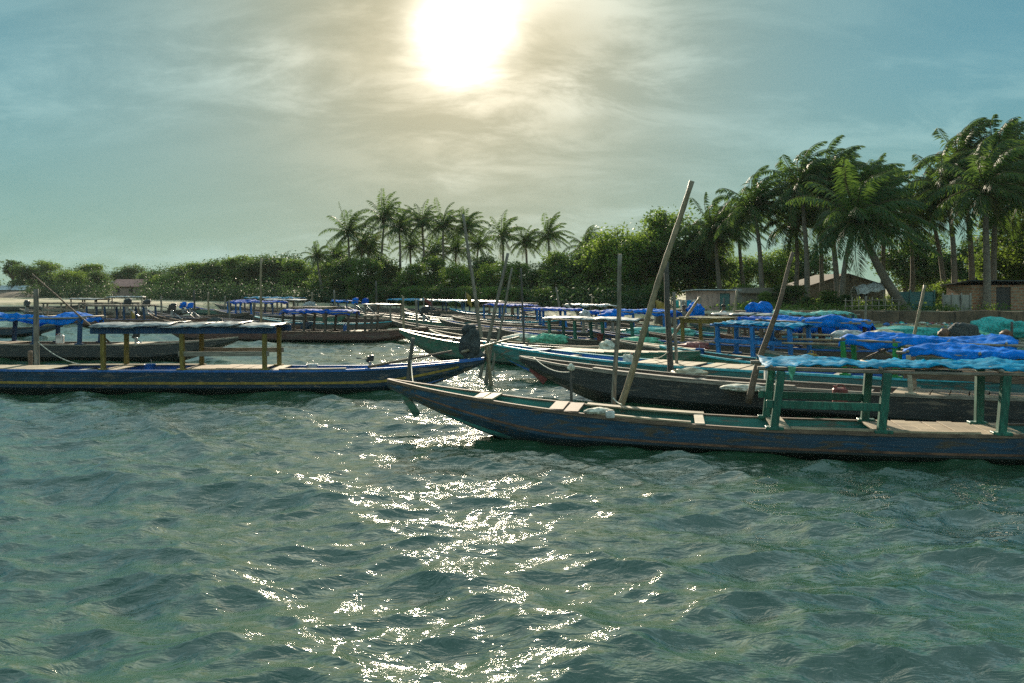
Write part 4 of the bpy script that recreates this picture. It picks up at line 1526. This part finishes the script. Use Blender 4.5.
F7 = Boat('distant boat with pale crumpled sheets right of the light cyan tarp', (240, 80), (372, 68), 1.4, .5, .8, .7, 5, 2.2, 'maroon_hull', 'brown_in', 'grey_wood', seed=24, thwarts=4)
F7.canopy(272, 304, 1.42, 3, 'grey_wood', .06, cover='sheets', mat='white_tarp', seed=21)
F8 = Boat('dark boat close to the far sand at the left edge', (90, 92), (-40, 88), 1.3, .5, .8, .7, 4, 2.2, 'black_hull', 'brown_in', 'grey_wood', seed=25, thwarts=3)
F9 = Boat('dark boat with low bundles on its frame left of the white flat sheet', (40, 82), (140, 70), 1.3, .5, .8, .7, 4, 2.2, 'black_hull', 'brown_in', 'grey_wood', seed=26, thwarts=3)
F9.canopy(78, 102, 1.5, 3, 'dark_wood', .05, cover='sheets', mat='grey_tarp', seed=22)
# rows in the centre distance
far_boats = [
    (330, 90, 450, 76, 'cyan_tarp', 392, 420, 'farthest centre boat with a thin cyan sheet left of the red rags', 'black_hull', 'tarp'),
    (370, 84, 490, 68, 'white_tarp', 424, 466, 'centre boat with a long white sheet under the red rags', 'brown_hull', 'tarp'),
    (430, 78, 540, 62, 'white_tarp', 470, 500, 'centre boat with white sheet under the yellow flag', 'blue_hull', 'sheets'),
    (450, 70, 570, 56, 'grey_wood', 496, 530, 'centre boat with bare slatted frame left of the small blue and white canopy', 'maroon_hull', 'slats'),
    (520, 62, 640, 50, 'white_tarp', 572, 612, 'boat with a pale sheet canopy under the bank shrubs in the centre', 'brown_hull', 'tarp'),
    (330, 74, 440, 60, 'blue_tarp', 336, 352, 'boat with a small blue sheet behind the deep blue canopy', 'black_hull', 'tarp'),
    (215, 66, 360, 56, 'deep_tarp', 232, 246, 'dark boat with a tiny blue sheet behind the tall thin pole at left', 'black_hull', 'tarp'),
    (255, 50, 395, 46, 'grey_wood', 300, 330, 'dark boat with bare slatted frame just beyond the deep blue canopy', 'brown_hull', 'slats'),
    (300, 60, 430, 52, 'grey_tarp', 372, 396, 'brown boat with grey crumpled sheets beside the long green boat', 'maroon_hull', 'sheets'),
    (60, 54, 215, 52, 'grey_wood', 92, 150, 'low brown boat with slatted frame behind the grey sheet canopy at left', 'maroon_hull', 'slats'),
    (20, 68, 120, 64, None, 0, 0, 'low black boat right of the thick grey post near the far sand', 'black_hull', None),
    (405, 58, 560, 47, None, 0, 0, 'low dark boat across the glitter in the centre distance', 'brown_hull', None),
    (440, 46, 640, 36, 'deep_tarp', 590, 608, 'dark boat with tiny deep blue sheet left of the short grey pole', 'black_hull', 'tarp'),
    (600, 46, 760, 39, 'grey_wood', 672, 690, 'brown boat with slatted frame beside the bank by the dark post', 'brown_hull', 'slats'),
    (690, 41, 900, 34.5, 'mint_tarp', 772, 850, 'boat under a pale mint sheet close to the bank wall', 'teal_hull', 'tarp'),
    (650, 37.5, 890, 31.0, 'grey_tarp', 724, 772, 'boat with blue grey crumpled sheets below the pinkish hut', 'blue_hull', 'sheets'),
    (640, 33.0, 930, 26.6, 'deep_tarp', 745, 775, 'boat with small deep blue cloth roof behind the blue painted posts', 'brown_hull', 'tarp'),
    (720, 31.0, 1010, 25.2, 'blue_tarp', 796, 868, 'boat under a huge sagging blue tarp right of the twisted pole', 'maroon_hull', 'tarp'),
    (800, 27.5, 1110, 22.2, None, 0, 0, 'open teal boat at the right between blue tarps and beach nets', 'teal_hull', None),
    (660, 24.5, 1120, 17.3, None, 0, 0, 'plain grey railed boat wedged between the teal and the brown boat', 'green_hull', None),
    (760, 22.8, 1130, 18.9, None, 0, 0, 'cyan railed boat seen between the canopy posts at the right', 'teal_hull', None),
]
for i, (bp, bd, sp_, sd_, m_, c0, c1, lb, hl, cv) in enumerate(far_boats):
    b_ = Boat(lb, (bp, bd), (sp_, sd_), 1.25, .5, .82, .7, 5, 2.2, hl, 'blue_in' if i % 3 == 0 else 'brown_in', ['grey_wood', 'brown_wood', 'grey_wood', 'cyan_line'][i % 4], seed=30 + i, thwarts=4)
    if cv:
        big_t = c1 - c0 > 60
        b_.canopy(c0, c1, 1.40 if not big_t else 1.38, 4 if c1 - c0 > 30 else 2, ['grey_wood', 'navy_post', 'blue_post', 'brown_wood'][i % 4], .05, cover=cv, mat=m_,
                  droop=.5 if big_t and bd < 32 else .14, bulge=.16 if big_t else .08, seed=40 + i)

# ------------------------------------------------------------------ things on and by the boats


def pole(name, px0, py0, px1, py1, d0, d1, r0, r1, mat, label, bend=.03, knots=True, group='poles and stakes standing among the boats', seed=0, n=14, cat='pole'):
    """top end (px0,py0,d0), foot (px1,py1,d1)"""
    a, b_ = P(px0, py0, d0), P(px1, py1, d1)
    pts, rad = [], []
    L = (a - b_).length
    for i in range(n + 1):
        t = i / n
        p = b_.lerp(a, t)
        p += Vector((noise.noise(Vector((t * 2.2, seed, 0))), noise.noise(Vector((t * 2.2, seed, 5))), 0)) * bend * L * (4 * t * (1 - t))
        pts.append(p)
        rad.append(r0 + (r1 - r0) * t + (.1 * r0 if (knots and i % 2 == 0) else 0))
    o = MB().tube([p - b_ for p in pts], rad, 8).build(name, M[mat], smooth=True, loc=b_)
    return tag(o, label, cat, group)


def gz_py(d, z=-.3):
    return HOR + (CH - z) * F / d


pole('bamboo_pole', 692, 181, 606, gz_py(14.4), 14.0, 14.6, .062, .042, 'bamboo', 'long pale bamboo leaning right, tallest pole, behind the nearest blue boat', .012, seed=1, n=22)
pole('wooden_pole', 620, 254, 612, gz_py(14.5), 14.5, 14.8, .048, .036, 'old_pole', 'short grey pole crossing the foot of the long leaning bamboo', .02, seed=2)
pole('wooden_post', 666, 262, 672, gz_py(19.6), 19.4, 19.7, .085, .06, 'dark_pole', 'thick dark post beside the teal boat', .02, False, seed=3)
pole('wooden_pole', 674, 292, 678, gz_py(20.6), 20.6, 20.6, .045, .04, 'old_pole', 'thin grey pole tight against the thick dark post', .01, seed=4)
pole('twisted_pole', 793, 252, 748, gz_py(15.6, .35), 15.8, 15.8, .07, .035, 'brown_wood', 'crooked brown pole leaning over the dark unpainted boat', .06, False, seed=6)
pole('wooden_pole', 925, 285, 911, gz_py(38), 38, 38, .07, .06, 'bamboo', 'pale leaning pole in front of the beach at the right', .01, seed=7)
pole('wooden_pole', 508, 253, 478, gz_py(23.6), 23.4, 23.6, .055, .04, 'old_pole', 'grey pole leaning right over the dark net bundle', .02, seed=8)
pole('wooden_pole', 512, 268, 490, gz_py(24.8), 24.6, 24.8, .04, .03, 'old_pole', 'thinner pole close to the right of the pole over the net bundle', .02, seed=9)
pole('wooden_pole', 463, 214, 484, gz_py(35), 35, 35, .085, .05, 'old_pole', 'tall thin pole leaning left before the centre palms', .02, seed=10)
pole('wooden_pole', 521, 268, 525, gz_py(29), 29, 29, .04, .03, 'dark_pole', 'straight thin dark pole right of the crossed poles', .01, seed=11)
pole('wooden_stake', 413, 338, 404, gz_py(18.2), 18.4, 18.4, .055, .04, 'dark_pole', 'dark stake in the water behind the bow of the nearest blue boat', .02, seed=12)
pole('wooden_post', 36, 289, 37, gz_py(21.3), 21.3, 21.3, .075, .065, 'old_pole', 'thick grey post standing behind the navy boat at the left edge', .005, False, seed=13)
pole('wooden_post', 30, 351, 31, gz_py(21.6), 21.6, 21.6, .06, .06, 'brown_wood', 'short stub post left of the thick grey post at left', .005, False, seed=14)
pole('bamboo_pole', 32, 274, 109, 342, 20.2, 19.9, .022, .016, 'brown_wood', 'slender bamboo slanting up left from the grey canopy', .01, seed=15)
pole('wooden_stake', 571, 368, 572, gz_py(16.2), 16.2, 16.2, .03, .025, 'dark_pole', 'thin stake with a rope knob before the dark bow', .01, seed=16)
pole('punt_pole', 452, 351, 368, 367, 20.4, 19.6, .03, .025, 'brown_wood', 'dark punting pole lying along the bow of the navy boat', .01, seed=17)
pole('punt_pole', 519, 337, 462, 352, 22.5, 20.6, .035, .03, 'bamboo', 'pale punting pole propped between net bundle and teal bow', .01, seed=18)
pole('punt_pole', 700, 297, 664, 350, 30, 31, .06, .045, 'bamboo', 'pale pole slanting over the yellow posts', .01, seed=19)
sticks = [(161, 296, 162, 62, 'left of the blue wrapped motors'), (194, 290, 195, 58, 'thick and dark, right of the blue wrapped motors'), (208, 292, 209, 66, 'before the sand strip at left'),
          (229, 300, 230, 60, 'at the left end of the deep blue sheet'), (254, 303, 254, 52, 'stubby, left of the tall thin pole at left'), (261, 258, 261, 47, 'tallest on the left side'),
          (225, 296, 225, 90, 'short, close to the far sand'), (242, 296, 241, 90, 'short and pale, under the far treeline'), (312, 292, 313, 70, 'above the deep blue canopy'), (334, 290, 336, 64, 'behind the small blue sheet'),
          (376, 281, 377, 74, 'pale, by the long green boat'), (403, 296, 404, 44, 'left of the red rags'), (416, 300, 418, 41, 'brown, right behind the stake'), (432, 298, 431, 62, 'behind the red rags'),
          (478, 300, 479, 46, 'blue grey, behind the crossed poles'), (556, 287, 563, 52, 'leaning, above the small blue and white canopy'), (566, 300, 592, 55, 'leaning left under the shrubs'),
          (592, 296, 591, 60, 'left of the short grey pole, on the bank'), (683, 300, 684, 44, 'by the washing line'), (724, 298, 725, 42, 'before the pinkish hut'), (737, 290, 730, 44, 'leaning beside the pinkish hut'),
          (866, 296, 865, 46, 'before the stick fence'), (1012, 322, 1011, 36, 'stout, on the beach at the right edge'), (486, 345, 493, 21.4, 'thin, below the net bundle'), (492, 340, 484, 21.8, 'crossing another below the net bundle')]
for i, (px, py, pb, d, w_) in enumerate(sticks):
    pole('wooden_stake', px, py, pb, gz_py(d), d, d, .04 + d * .0006, .035 + d * .0004, ['old_pole', 'dark_pole', 'bamboo'][i % 3], 'thin upright stake ' + w_, .012, seed=30 + i, n=8)


def bundle(name, px, py, d, r, mat, label, cat, group=None, seed=0, z=None):
    p = P(px, py, d)
    if z is not None:
        p.z = z
    mb = MB().lump((0, 0, r[2] * .8), r, seed, amp=.45, nu=20, nv=14, freq=2.2)
    for i in range(3):
        a = i * 2.2 + seed
        mb.lump((math.cos(a) * r[0] * .6, math.sin(a) * r[1] * .6, r[2] * .5), (r[0] * .5, r[1] * .5, r[2] * .6), seed + i + 1, amp=.4, nu=14, nv=10, freq=2)
    o = mb.build(name, M[mat], smooth=True, loc=p)
    return tag(o, label, cat, group)


# dark hunched bundle on the bow in the centre
nb = MB().lump((0, 0, .40), (.27, .24, .50), 7, amp=.35, nu=26, nv=20, freq=1.8).lump((.12, 0, .12), (.28, .26, .22), 9, amp=.4, nu=20, nv=14, freq=2.2).lump((-.05, .02, .8), (.2, .18, .2), 4, amp=.4, nu=16, nv=12)
tag(nb.build('net_bundle', M['net_dark'], smooth=True, loc=(X(471, 21.0), 21.0, .68)), 'tall hunched dark net bundle on the crossing bows at centre', 'net')
NB = 'heaps of net and cloth on boats and beach'
bs = [
    (548, 345, 31.5, (.75, .4, .22), 'net_green', 'pale green net heap left of the posts with crumpled sheets', .5),
    (522, 341, 33, (.8, .4, .18), 'net_white', 'cream net heap beside the pale green net in the centre', .5),
    (640, 340, 29.4, (.8, .35, .2), 'net_green', 'mint green net heap behind the foot of the big bamboo', .55),
    (608, 350, 25.8, (.28, .25, .22), 'net_white', 'round cream sack left of the short grey pole', .6),
    (657, 334, 34.5, (1.6, .5, .22), 'mint_tarp', 'pale cloth heap below the flat bright blue tarp', .6),
    (745, 358, 16.4, (.5, .3, .07), 'net_white', 'cream rope heap at the foot of the crooked pole', .6),
    (690, 372, 18.6, (.42, .3, .12), 'cloth_cream', 'cream rag heap on the teal boat right of the dark post', .62),
    (694, 350, 27.5, (.5, .3, .16), 'red_paint', 'dark pink cloth on the boat with yellow posts', .55),
    (910, 330, 40, (2.2, .9, .28), 'net_teal', 'teal net heap spread on the beach right of the pale leaning pole', .25),
    (880, 330, 41, (2.0, .9, .22), 'net_green', 'pale green net heap on the beach left of the pale leaning pole', .2),
    (1000, 330, 39, (1.5, .9, .5), 'net_teal', 'tall teal net heap on the beach near the right edge', .3),
    (975, 333, 37, (1.0, .7, .25), 'net_green', 'low green net heap left of the tall teal heap', .25),
    (963, 344, 32, (.62, .4, .42), 'net_dark', 'black covered hump above the blue tarp at right', .55),
    (944, 338, 32, (.22, .2, .18), 'rust_line', 'rust red bundle left of the black hump', .75),
    (884, 352, 19.5, (.45, .3, .2), 'cloth_cream', 'cream cloth bundle by the green post at right', 1.32),
    (846, 344, 21, (.4, .3, .16), 'white_tarp', 'white cloth heap under the sagging blue tarp', 1.3),
    (215, 330, 46, (.45, .35, .32), 'net_dark', 'black hump on the reddish boat at left', .45),
    (310, 316, 62, (.5, .4, .35), 'grey_tarp', 'grey bundle above the deep blue canopy', 1.0),
    (760, 322, 36.5, (.55, .4, .4), 'blue_tarp', 'blue wrapped bundle above the blue grey sheets', 1.35),
    (695, 322, 40, (.42, .35, .42), 'blue_tarp', 'blue wrapped bundle beside the dark post on the bank side', 1.2),
    (585, 336, 34.6, (.25, .25, .2), 'white_tarp', 'small white bundle on the crumpled sheets in the centre', 1.38),
    (612, 330, 34.2, (.5, .4, .2), 'blue_tarp', 'blue cloth lump at the right end of the crumpled sheets', 1.36),
    (1006, 344, 32, (.22, .2, .18), 'rust_line', 'brick red tub shaped bundle near the right edge', .7),
]
for i, (px, py, d, r, m_, lb, z) in enumerate(bs):
    bundle('net_heap' if 'net' in lb else 'cloth_heap', px, py, d, r, m_, lb, 'net' if 'net' in lb else 'bundle', NB, seed=10 + i, z=z - .1)

# scattered rubbish on the beach: nobody could count it
rs = random.Random(5)
mb = MB()
rub = [M[k] for k in ('white_paint', 'net_white', 'blue_line', 'red_paint', 'grey_wood', 'net_teal', 'brown_wood')]
for i in range(900):
    px = rs.uniform(700, 1100); d = rs.uniform(42.5, 48.6)
    x = X(px, d); z = ground_z(x, d)
    if z < .05:
        continue
    s_ = rs.uniform(.03, .12) * (2.2 if rs.random() < .08 else 1)
    mb.lump((x, d, z + s_ * .2), (s_, s_ * rs.uniform(.5, 1.2), s_ * .5), i, m=rs.randrange(7), nu=6, nv=4, amp=.5)
tag(mb.build('beach_rubbish', rub), 'scattered rubbish and rags on the sand below the wall', 'rubbish', None, 'stuff')


def motor(px, py, d, rz, cover, label, z=None, s=1.0):
    """long-tail boat engine: block, cowl, tiller, shaft"""
    p = P(px, py, d)
    if z is not None:
        p.z = z
    t = empty('boat_motor', p, rz, label, 'motor', 'boat motors')
    t.scale = (s, s, s)
    MB().box((0, 0, .16), (.12, .16, .36)).box((.08, 0, .02), (.1, .3, .07)).build('bracket', M['steel'], t, bevel=.01)
    MB().box((.02, 0, .50), (.34, .26, .26), tilt=.15).box((-.12, 0, .40), (.16, .2, .2), tilt=.5).lump((.08, 0, .64), (.16, .12, .08), 4, amp=.25, nu=12, nv=8).build('cowl', M[cover], t, bevel=.04)
    MB().tube([(-.1, 0, .42), (-.45, 0, .52), (-.75, .02, .55)], [.025, .02, .028], 6).build('tiller', M['black'], t, smooth=True)
    MB().tube([(.1, 0, .2), (.45, 0, -.1), (.8, 0, -.42)], [.035, .03, .03], 6).build('shaft', M['steel'], t, smooth=True)
    return t


motor(27, 305, 62, 2.4, 'black', 'black boat motor left of the thick grey post', .75, 1.3)
motor(127, 308, 60, .6, 'black', 'black boat motor, left of two under the white flat sheet end', .75, 1.5)
motor(146, 310, 58, .4, 'black', 'black boat motor, right of two by the white flat sheet end', .7, 1.5)
motor(172, 313, 54, .2, 'black', 'dark boat motor on the slanting blue boat', .65, 1.3)
motor(183, 307, 56, .8, 'blue_tarp', 'boat motor wrapped in blue plastic, left of the wrapped pair', .85, 1.1)
motor(190, 309, 56, .3, 'blue_tarp', 'boat motor wrapped in blue plastic, right of the wrapped pair', .8, 1.1)
motor(355, 316, 62, .5, 'blue_tarp', 'boat motor wrapped in blue behind the deep blue canopy, left one', 1.0, 1.2)
motor(365, 314, 60, .5, 'deep_tarp', 'boat motor wrapped in blue behind the deep blue canopy, right one', 1.0, 1.2)
motor(136, 345, 28.6, .1, 'black', 'small black motor behind the navy boat canopy', .62, .6)
motor(424, 322, 48, .3, 'black', 'dark motor on the boats below the red rags', .6, 1.3)
motor(370, 366, 20.1, .4, 'black', 'tiny black motor on the bow of the navy boat', .6, .45)

# flags and rags
for nm, px, py, d, m_, w_, h_, lb in (('yellow_flag', 466, 298, 55, 'yellow_line', .34, .8, 'yellow flag on a short stick beside the tall thin pole'),
                                     ('yellow_cloth', 131, 318, 58, 'yellow_line', .4, 1.0, 'yellow cloth strip hanging on the dark boat at left'),
                                     ('red_rags', 424, 300, 58, 'red_paint', .5, .35, 'red rags tied to a stick over the centre boats'),
                                     ('yellow_rag', 655, 304, 52, 'yellow_line', .7, .6, 'yellow rag on the bank beside the dark post')):
    t = empty(nm, P(px, py, d), 0, lb, 'flag' if 'flag' in nm else 'cloth')
    rows = [[(w_ * (a / 5) + .1 * b_ / 6, .05 * math.sin(a * 1.3 + b_), h_ * (.5 - b_ / 6) - .06 * a) for a in range(6)] for b_ in range(7)]
    MB().grid(rows).build('cloth', M[m_], t, smooth=True, solid=.01)
    MB().tube([(-.02, 0, -(Z(py, d)) - .2), (-.02, 0, h_ * .55)], .025, 5).build('stick', M['grey_wood'], t)

# bamboo lying on tarps at the right, fishing frame sticks
for i, (pa, ya, pb, yb, d, lb) in enumerate(((776, 334, 1010, 339, 24, 'upper of three bamboo poles lying over the sagging blue tarp'), (778, 339, 900, 341, 23.2, 'middle of three bamboo poles lying over the sagging blue tarp'),
                                             (782, 343, 905, 346, 22.4, 'lower of three bamboo poles lying over the sagging blue tarp'), (872, 346, 905, 362, 18.6, 'short thick stick slanting down right near the green post'),
                                             (862, 360, 896, 345, 18.4, 'short thick stick slanting up right near the green post'), (786, 368, 1010, 374, 12.75, 'long grey pole under the cyan sheets of the nearest boat'))):
    pole('bamboo_pole', pa, ya, pb, yb, d, d, .035, .03, 'bamboo', lb, .008, seed=70 + i, group='bamboo lying on the canopies')
# loose plank ends, jars and floats on the nearest boat
bundle('rope_coil', 598, 410, 13.0, (.22, .12, .05), 'net_white', 'small cream rope tuft by the foot of the big bamboo', 'rope', seed=51, z=.56)
bundle('rope_tuft', 571, 368, 16.2, (.07, .07, .07), 'net_white', 'cream rope knob on the thin stake', 'rope', seed=52, z=Z(370, 16.2))
t = empty('bait_tin', (X(610, 12.85), 12.85, .515), .2, 'small pale square tin on the gunwale left of the long bamboo', 'tin')
MB().box((0, 0, .055), (.13, .1, .11)).build('body', M['white_paint'], t, bevel=.008)
MB().box((0, 0, .118), (.10, .07, .012)).build('lid', M['grey_wood'], t)


def person(px, d, z, rz, label, shirt, pose='sit'):
    """small seated figure, one skinned body"""
    me = bpy.data.meshes.new('body')
    V = [(0, 0, .08), (0, 0, .32), (0, .02, .52), (0, .03, .62), (0, .06, .74), (0, .08, .80),
         (.18, .02, .50), (.24, .12, .30), (.16, .34, .26), (-.18, .02, .50), (-.24, .12, .30), (-.16, .34, .26),
         (.11, .06, .05), (.15, .44, .16), (.13, .46, -.28), (.13, .58, -.32), (-.11, .06, .05), (-.15, .44, .16), (-.13, .46, -.28), (-.13, .58, -.32)]
    E = [(0, 1), (1, 2), (2, 3), (3, 4), (4, 5), (2, 6), (6, 7), (7, 8), (2, 9), (9, 10), (10, 11), (0, 12), (12, 13), (13, 14), (14, 15), (0, 16), (16, 17), (17, 18), (18, 19)]
    Rr = [.15, .14, .15, .06, .10, .09, .06, .045, .035, .06, .045, .035, .10, .075, .05, .04, .10, .075, .05, .04]
    me.from_pydata(V, E, [])
    o = bpy.data.objects.new('person', me)
    col.objects.link(o)
    o.modifiers.new('skin', 'SKIN')
    for i, r in enumerate(Rr):
        me.skin_vertices[0].data[i].radius = (r, r * .85)
    me.skin_vertices[0].data[0].use_root = True
    sb = o.modifiers.new('sub', 'SUBSURF'); sb.levels = 1; sb.render_levels = 2
    me.materials.append(M['skin'])
    o.location = (X(px, d), d, z)
    o.rotation_euler = (0, 0, rz)
    tag(o, label, 'person', 'people sitting on the boats')
    MB().lump((0, .03, .82), (.105, .11, .08), 2, amp=.08).build('hair', M['hair'], o, smooth=True)
    MB().lump((0, .01, .36), (.235, .18, .25), 3, amp=.06).build('shirt', M[shirt], o, smooth=True)
    return o


person(684, 40, .85, 2.8, 'person in a dark brown shirt sitting on a boat beside the dark post', 'brown_in')
person(723, 37.5, .95, -2.6, 'person in a pale shirt sitting behind the yellow posts', 'white_paint')


def can(px, py, d, mat, label, kind='bucket', s=1.0, z=None):
    p = P(px, py, d)
    if z is not None:
        p.z = z
    t = empty(kind, p, px * .37, label, kind.replace('_', ' '), 'buckets and cans in the boats')
    if kind == 'bucket':
        rows = []
        for r, zz_ in ((.10, 0), (.115, .1), (.14, .26), (.15, .265), (.15, .28), (.13, .275), (.10, .03)):
            rows.append([(r * s * math.cos(a), r * s * math.sin(a), zz_ * s) for a in (2 * math.pi * k / 14 for k in range(14))])
        mb = MB().grid(rows, close=True)
        mb.add(rows[0], [tuple(range(14))]); mb.add(rows[-1], [tuple(range(14))])
        mb.build('body', M[mat], t, smooth=True)
        MB().tube([(.148 * s * math.cos(a), 0.02, (.27 + .12 * math.sin(a)) * s) for a in (math.pi * k / 8 for k in range(9))], .006, 4).build('handle', M['steel'], t)
    else:
        MB().box((0, 0, .16 * s), (.26 * s, .15 * s, .32 * s)).build('body', M[mat], t, bevel=.03)
        MB().tube([(-.08 * s, 0, .32 * s), (-.05 * s, 0, .38 * s), (.04 * s, 0, .38 * s), (.07 * s, 0, .32 * s)], .015, 6).build('handle', M[mat], t)
        MB().tube([(.1 * s, 0, .32 * s), (.1 * s, 0, .36 * s)], .025, 8).build('cap', M['red_paint'], t)


for px, d, z, m_, lb, kd in (
        (150, 20.2, .40, 'blue_line', 'blue bucket under the grey sheet canopy of the navy boat', 'bucket'),
        (312, 20.2, .40, 'white_paint', 'pale bucket in the navy boat right of its canopy', 'bucket'),
        (840, 14.9, .42, 'red_paint', 'red fuel can in the dark unpainted boat behind the first green posts', 'fuel_can'),
        (628, 21.2, .52, 'net_white', 'cream fuel can in the teal boat behind the long leaning bamboo', 'fuel_can'),
        (768, 17.9, .5, 'white_paint', 'white fuel can on the teal boat behind the crooked pole', 'fuel_can'),
        (700, 23.8, .52, 'blue_line', 'blue bucket left of the bright blue painted posts', 'bucket'),
        (812, 21.6, .52, 'yellow_line', 'yellow fuel can right of the bright blue painted posts', 'fuel_can'),
        (600, 31.6, .52, 'red_paint', 'red bucket under the crumpled pale sheets in the centre', 'bucket'),
        (60, 28.9, .58, 'white_paint', 'white fuel can under the long blue tarp at left', 'fuel_can'),
        (345, 38.8, .5, 'blue_line', 'blue fuel can under the small deep blue canopy', 'fuel_can')):
    can(px, HOR, d, m_, lb, kd, z=z)


def rope(a, b_, sag, label, r=.012, mat='net_white'):
    a, b_ = Vector(a), Vector(b_)
    pts = []
    for i in range(17):
        t = i / 16
        p = a.lerp(b_, t)
        p.z -= sag * 4 * t * (1 - t)
        pts.append(p - a)
    o = MB().tube(pts, r, 5).build('mooring_rope', M[mat], smooth=True, loc=a)
    return tag(o, label, 'rope', 'mooring ropes')


def bowpt(b, back=.3, side=0.0):
    return b.world(b.L / 2 - back, side, b.zg(b.L / 2 - back) + .04)


rope(bowpt(A, .5), P(411, 360, 18.4), .22, 'slack rope from the bow of the nearest blue boat to the dark stake')
rope(bowpt(J, .4), P(571, 372, 16.2), .12, 'rope from the dark unpainted bow to the stake with the knob')
rope(bowpt(I, .3), P(484, 345, 23.5), .10, 'short rope from the teal bow up the pole over the net bundle')
rope(bowpt(B, .4), P(486, 350, 21.6), .08, 'rope from the navy bow to the thin sticks below the net bundle')
rope(bowpt(H, .3), P(431, 322, 61), .6, 'long slack rope running back from the raised green bow', .02)
rope(A.world(A.u(620), A.near * -.4, .60), P(613, 398, 14.7), .02, 'cream rope tying the nearest boat to the grey pole')
rope(P(668, 352, 19.5), I.world(I.u(648), -I.near * .4, .72), .05, 'rope round the thick dark post to the teal boat')
rope(P(36, 340, 21.3), B.world(B.u(70), -B.near * .5, .62), .12, 'rope from the thick grey post to the navy boat')
# hull clutter: loose planks laid along the boats

# ------------------------------------------------------------------ thin hazy air
hz = MB().box((0, 520, 22), (1500, 1160, 50))
hm = bpy.data.materials.new('haze')
hm.use_nodes = True
hm.node_tree.nodes.clear()
ho = hm.node_tree.nodes.new('ShaderNodeOutputMaterial')
hv = hm.node_tree.nodes.new('ShaderNodeVolumePrincipled')
hv.inputs['Color'].default_value = (.78, .86, .80, 1)
hv.inputs['Density'].default_value = .00014
hv.inputs['Anisotropy'].default_value = .0
hm.node_tree.links.new(hv.outputs[0], ho.inputs['Volume'])
tag(hz.build('haze', hm), 'thin sunlit haze over the harbour', None, None, 'stuff')
